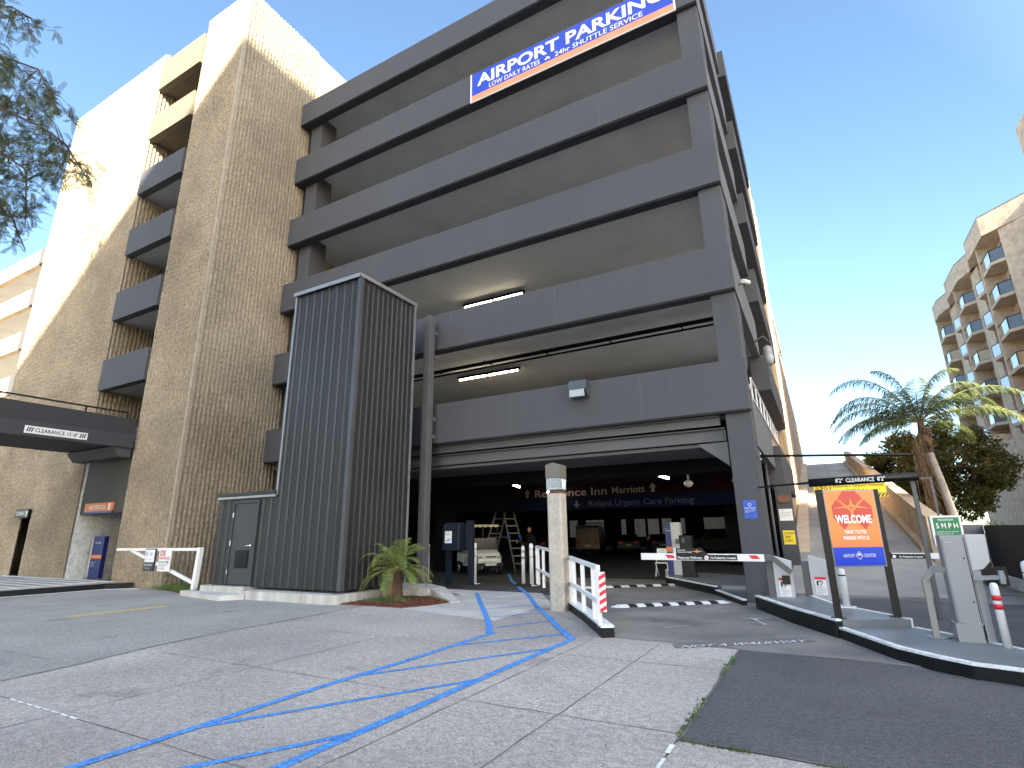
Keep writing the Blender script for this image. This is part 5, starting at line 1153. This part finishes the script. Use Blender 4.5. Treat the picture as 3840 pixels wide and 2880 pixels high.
for x in (-5.38, -4.98): MB().bar((x, 20.05, 0.01), (x, 20.55, .95), .025).build('leg', 'whitew', fc); MB().bar((x, 20.5, 0.01), (x, 20.1, .46), .025).build('leg', 'whitew', fc)
# parked cars
def car(x, y, rz, label, kind, m, grp='cars parked inside the garage'):
    t = thing('parked_'+kind, (x, y, 0), label, 'van' if kind == 'van' else 'car', grp); X = (x, y, rz)
    if kind == 'van': prof, cab, Wd, L = [(-2.6, .35), (-2.65, .9), (-1.9, 1.15), (-1.3, 2.0), (2.5, 2.15), (2.62, 1.9), (2.65, .35)], None, 1.9, 5.2
    elif kind == 'suv': prof = [(-2.3, .4), (-2.32, .85), (-1.3, 1.05), (-.6, 1.72), (1.6, 1.75), (2.2, 1.15), (2.3, .9), (2.3, .4)]; Wd, L = 1.85, 4.6
    else: prof = [(-2.3, .3), (-2.32, .65), (-1.3, .88), (-.5, 1.38), (.7, 1.4), (1.5, 1.0), (2.25, .92), (2.3, .35)]; Wd, L = 1.78, 4.6
    b = MB(); h = Wd/2; n = len(prof); top = max(p[1] for p in prof)
    inset = lambda z: h-(.16*max(0, z-.95)/(top-.95))*(0.5 if kind == 'van' else 1)
    vs = [(-inset(z), yy, z) for yy, z in prof]+[(inset(z), yy, z) for yy, z in prof]
    b.add(vs, [tuple(range(n)), tuple(range(2*n-1, n-1, -1))]+[(i, n+i, n+(i+1) % n, (i+1) % n) for i in range(n)]); put(b, 'body', m, t, X, .05)
    zt, zb = top-.12, 1.0 if kind != 'van' else 1.25
    ys = [(-.55, 1.45)] if kind != 'van' else [(-1.5, -.6)]
    for sx in (-1, 1):
        y0, y1 = ys[0]; q = lambda z: sx*(inset(z)+.004)
        b = MB(); b.add([(q(zb), y0-.5, zb), (q(zb), y1+.3, zb), (q(zt), y1-.15, zt), (q(zt), y0, zt)], [(0, 1, 2, 3)]); put(b, 'side_window', 'glass', t, X)
    r0, r1 = ((-1.28, 1.12), (-.64, 1.66)) if kind == 'suv' else (((-1.85, 1.2), (-1.34, 1.94)) if kind == 'van' else ((-1.25, .92), (-.55, 1.34)))
    b = MB(); b.add([(-h+.14, r0[0]-.01, r0[1]+.03), (h-.14, r0[0]-.01, r0[1]+.03), (h-.26, r1[0]-.01, r1[1]), (-h+.26, r1[0]-.01, r1[1])], [(0, 1, 2, 3)]); put(b, 'windshield', 'glass', t, X)
    e = 2.33 if kind != 'van' else 2.66
    for sx in (-1, 1):
        b = MB(); b.box(sx*(h-.3)-.14, e-.03, .75, sx*(h-.3)+.14, e+.01, .92); put(b, 'tail_light', 'red', t, X)
        b = MB(); b.box(sx*(h-.3)-.15, -e-.0, .6, sx*(h-.3)+.15, -e+.04, .74); put(b, 'headlight', 'glassw', t, X)
    b = MB(); b.box(-.2, e-.02, .55, .2, e+.015, .68); put(b, 'number_plate', 'whitew', t, X)
    if kind == 'van':
        b = MB()
        for yy in (-.8, .6, 1.9): b.bar((-.9, yy, 2.32), (.9, yy, 2.32), .04); b.bar((-.85, yy, 2.1), (-.85, yy, 2.32), .04); b.bar((.85, yy, 2.1), (.85, yy, 2.32), .04)
        put(b, 'roof_rack', 'blackm', t, X); b = MB(); b.box(-.01, e-.01, .5, .01, e+.005, 1.9); put(b, 'door_seam', 'black', t, X)
    wheels(t, X, .34, .22, [(-h+.1, -1.4), (h-.1, -1.4), (-h+.1, 1.4), (h-.1, 1.4)])
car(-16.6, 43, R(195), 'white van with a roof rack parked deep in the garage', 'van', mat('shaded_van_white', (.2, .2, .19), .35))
car(-19.4, 40, R(190), 'dark sedan parked left of the white van', 'sedan', 'cardark')
car(-13.9, 44, R(200), 'dark sedan parked just right of the white van', 'sedan', 'cardark')
car(-11.6, 45, R(200), 'dark sedan second to the right of the white van', 'sedan', 'cardark')
car(-9.6, 47, R(200), 'dark sedan parked between the pay tower and the other sedans', 'sedan', 'cardark')
car(-7.0, 43, R(-65), 'grey suv parked deep behind the corner column', 'suv', 'cargrey')
# sunlit-side wall seen through the rear openings
BW = thing('rear_yard_wall', (-18, 70, 0), 'pale tan wall glowing through the openings at the back of the garage', 'wall')
MB().box(-45, 72, 0, -2, 72.3, 6).build('wall', 'stucco2', BW)

# small dry leaves, pebbles and grit lying on the paving
rnd = random.Random(77); b = MB()
for i in range(170):
    x, y = rnd.uniform(-12, 1.5), rnd.uniform(2.2, 8.6)
    if x > -1.2 and y < 4.8: continue
    l = rnd.choice((.004, .006, .009, .02)); a = rnd.uniform(0, 6.28); c, s_ = math.cos(a)*l, math.sin(a)*l
    b.add([(x-c, y-s_, .009), (x+s_*.4, y-c*.4, .009), (x+c, y+s_, .014), (x-s_*.4, y+c*.4, .011)], [(0, 1, 2, 3)])
o = b.build('litter', 'joint'); o['kind'] = 'stuff'
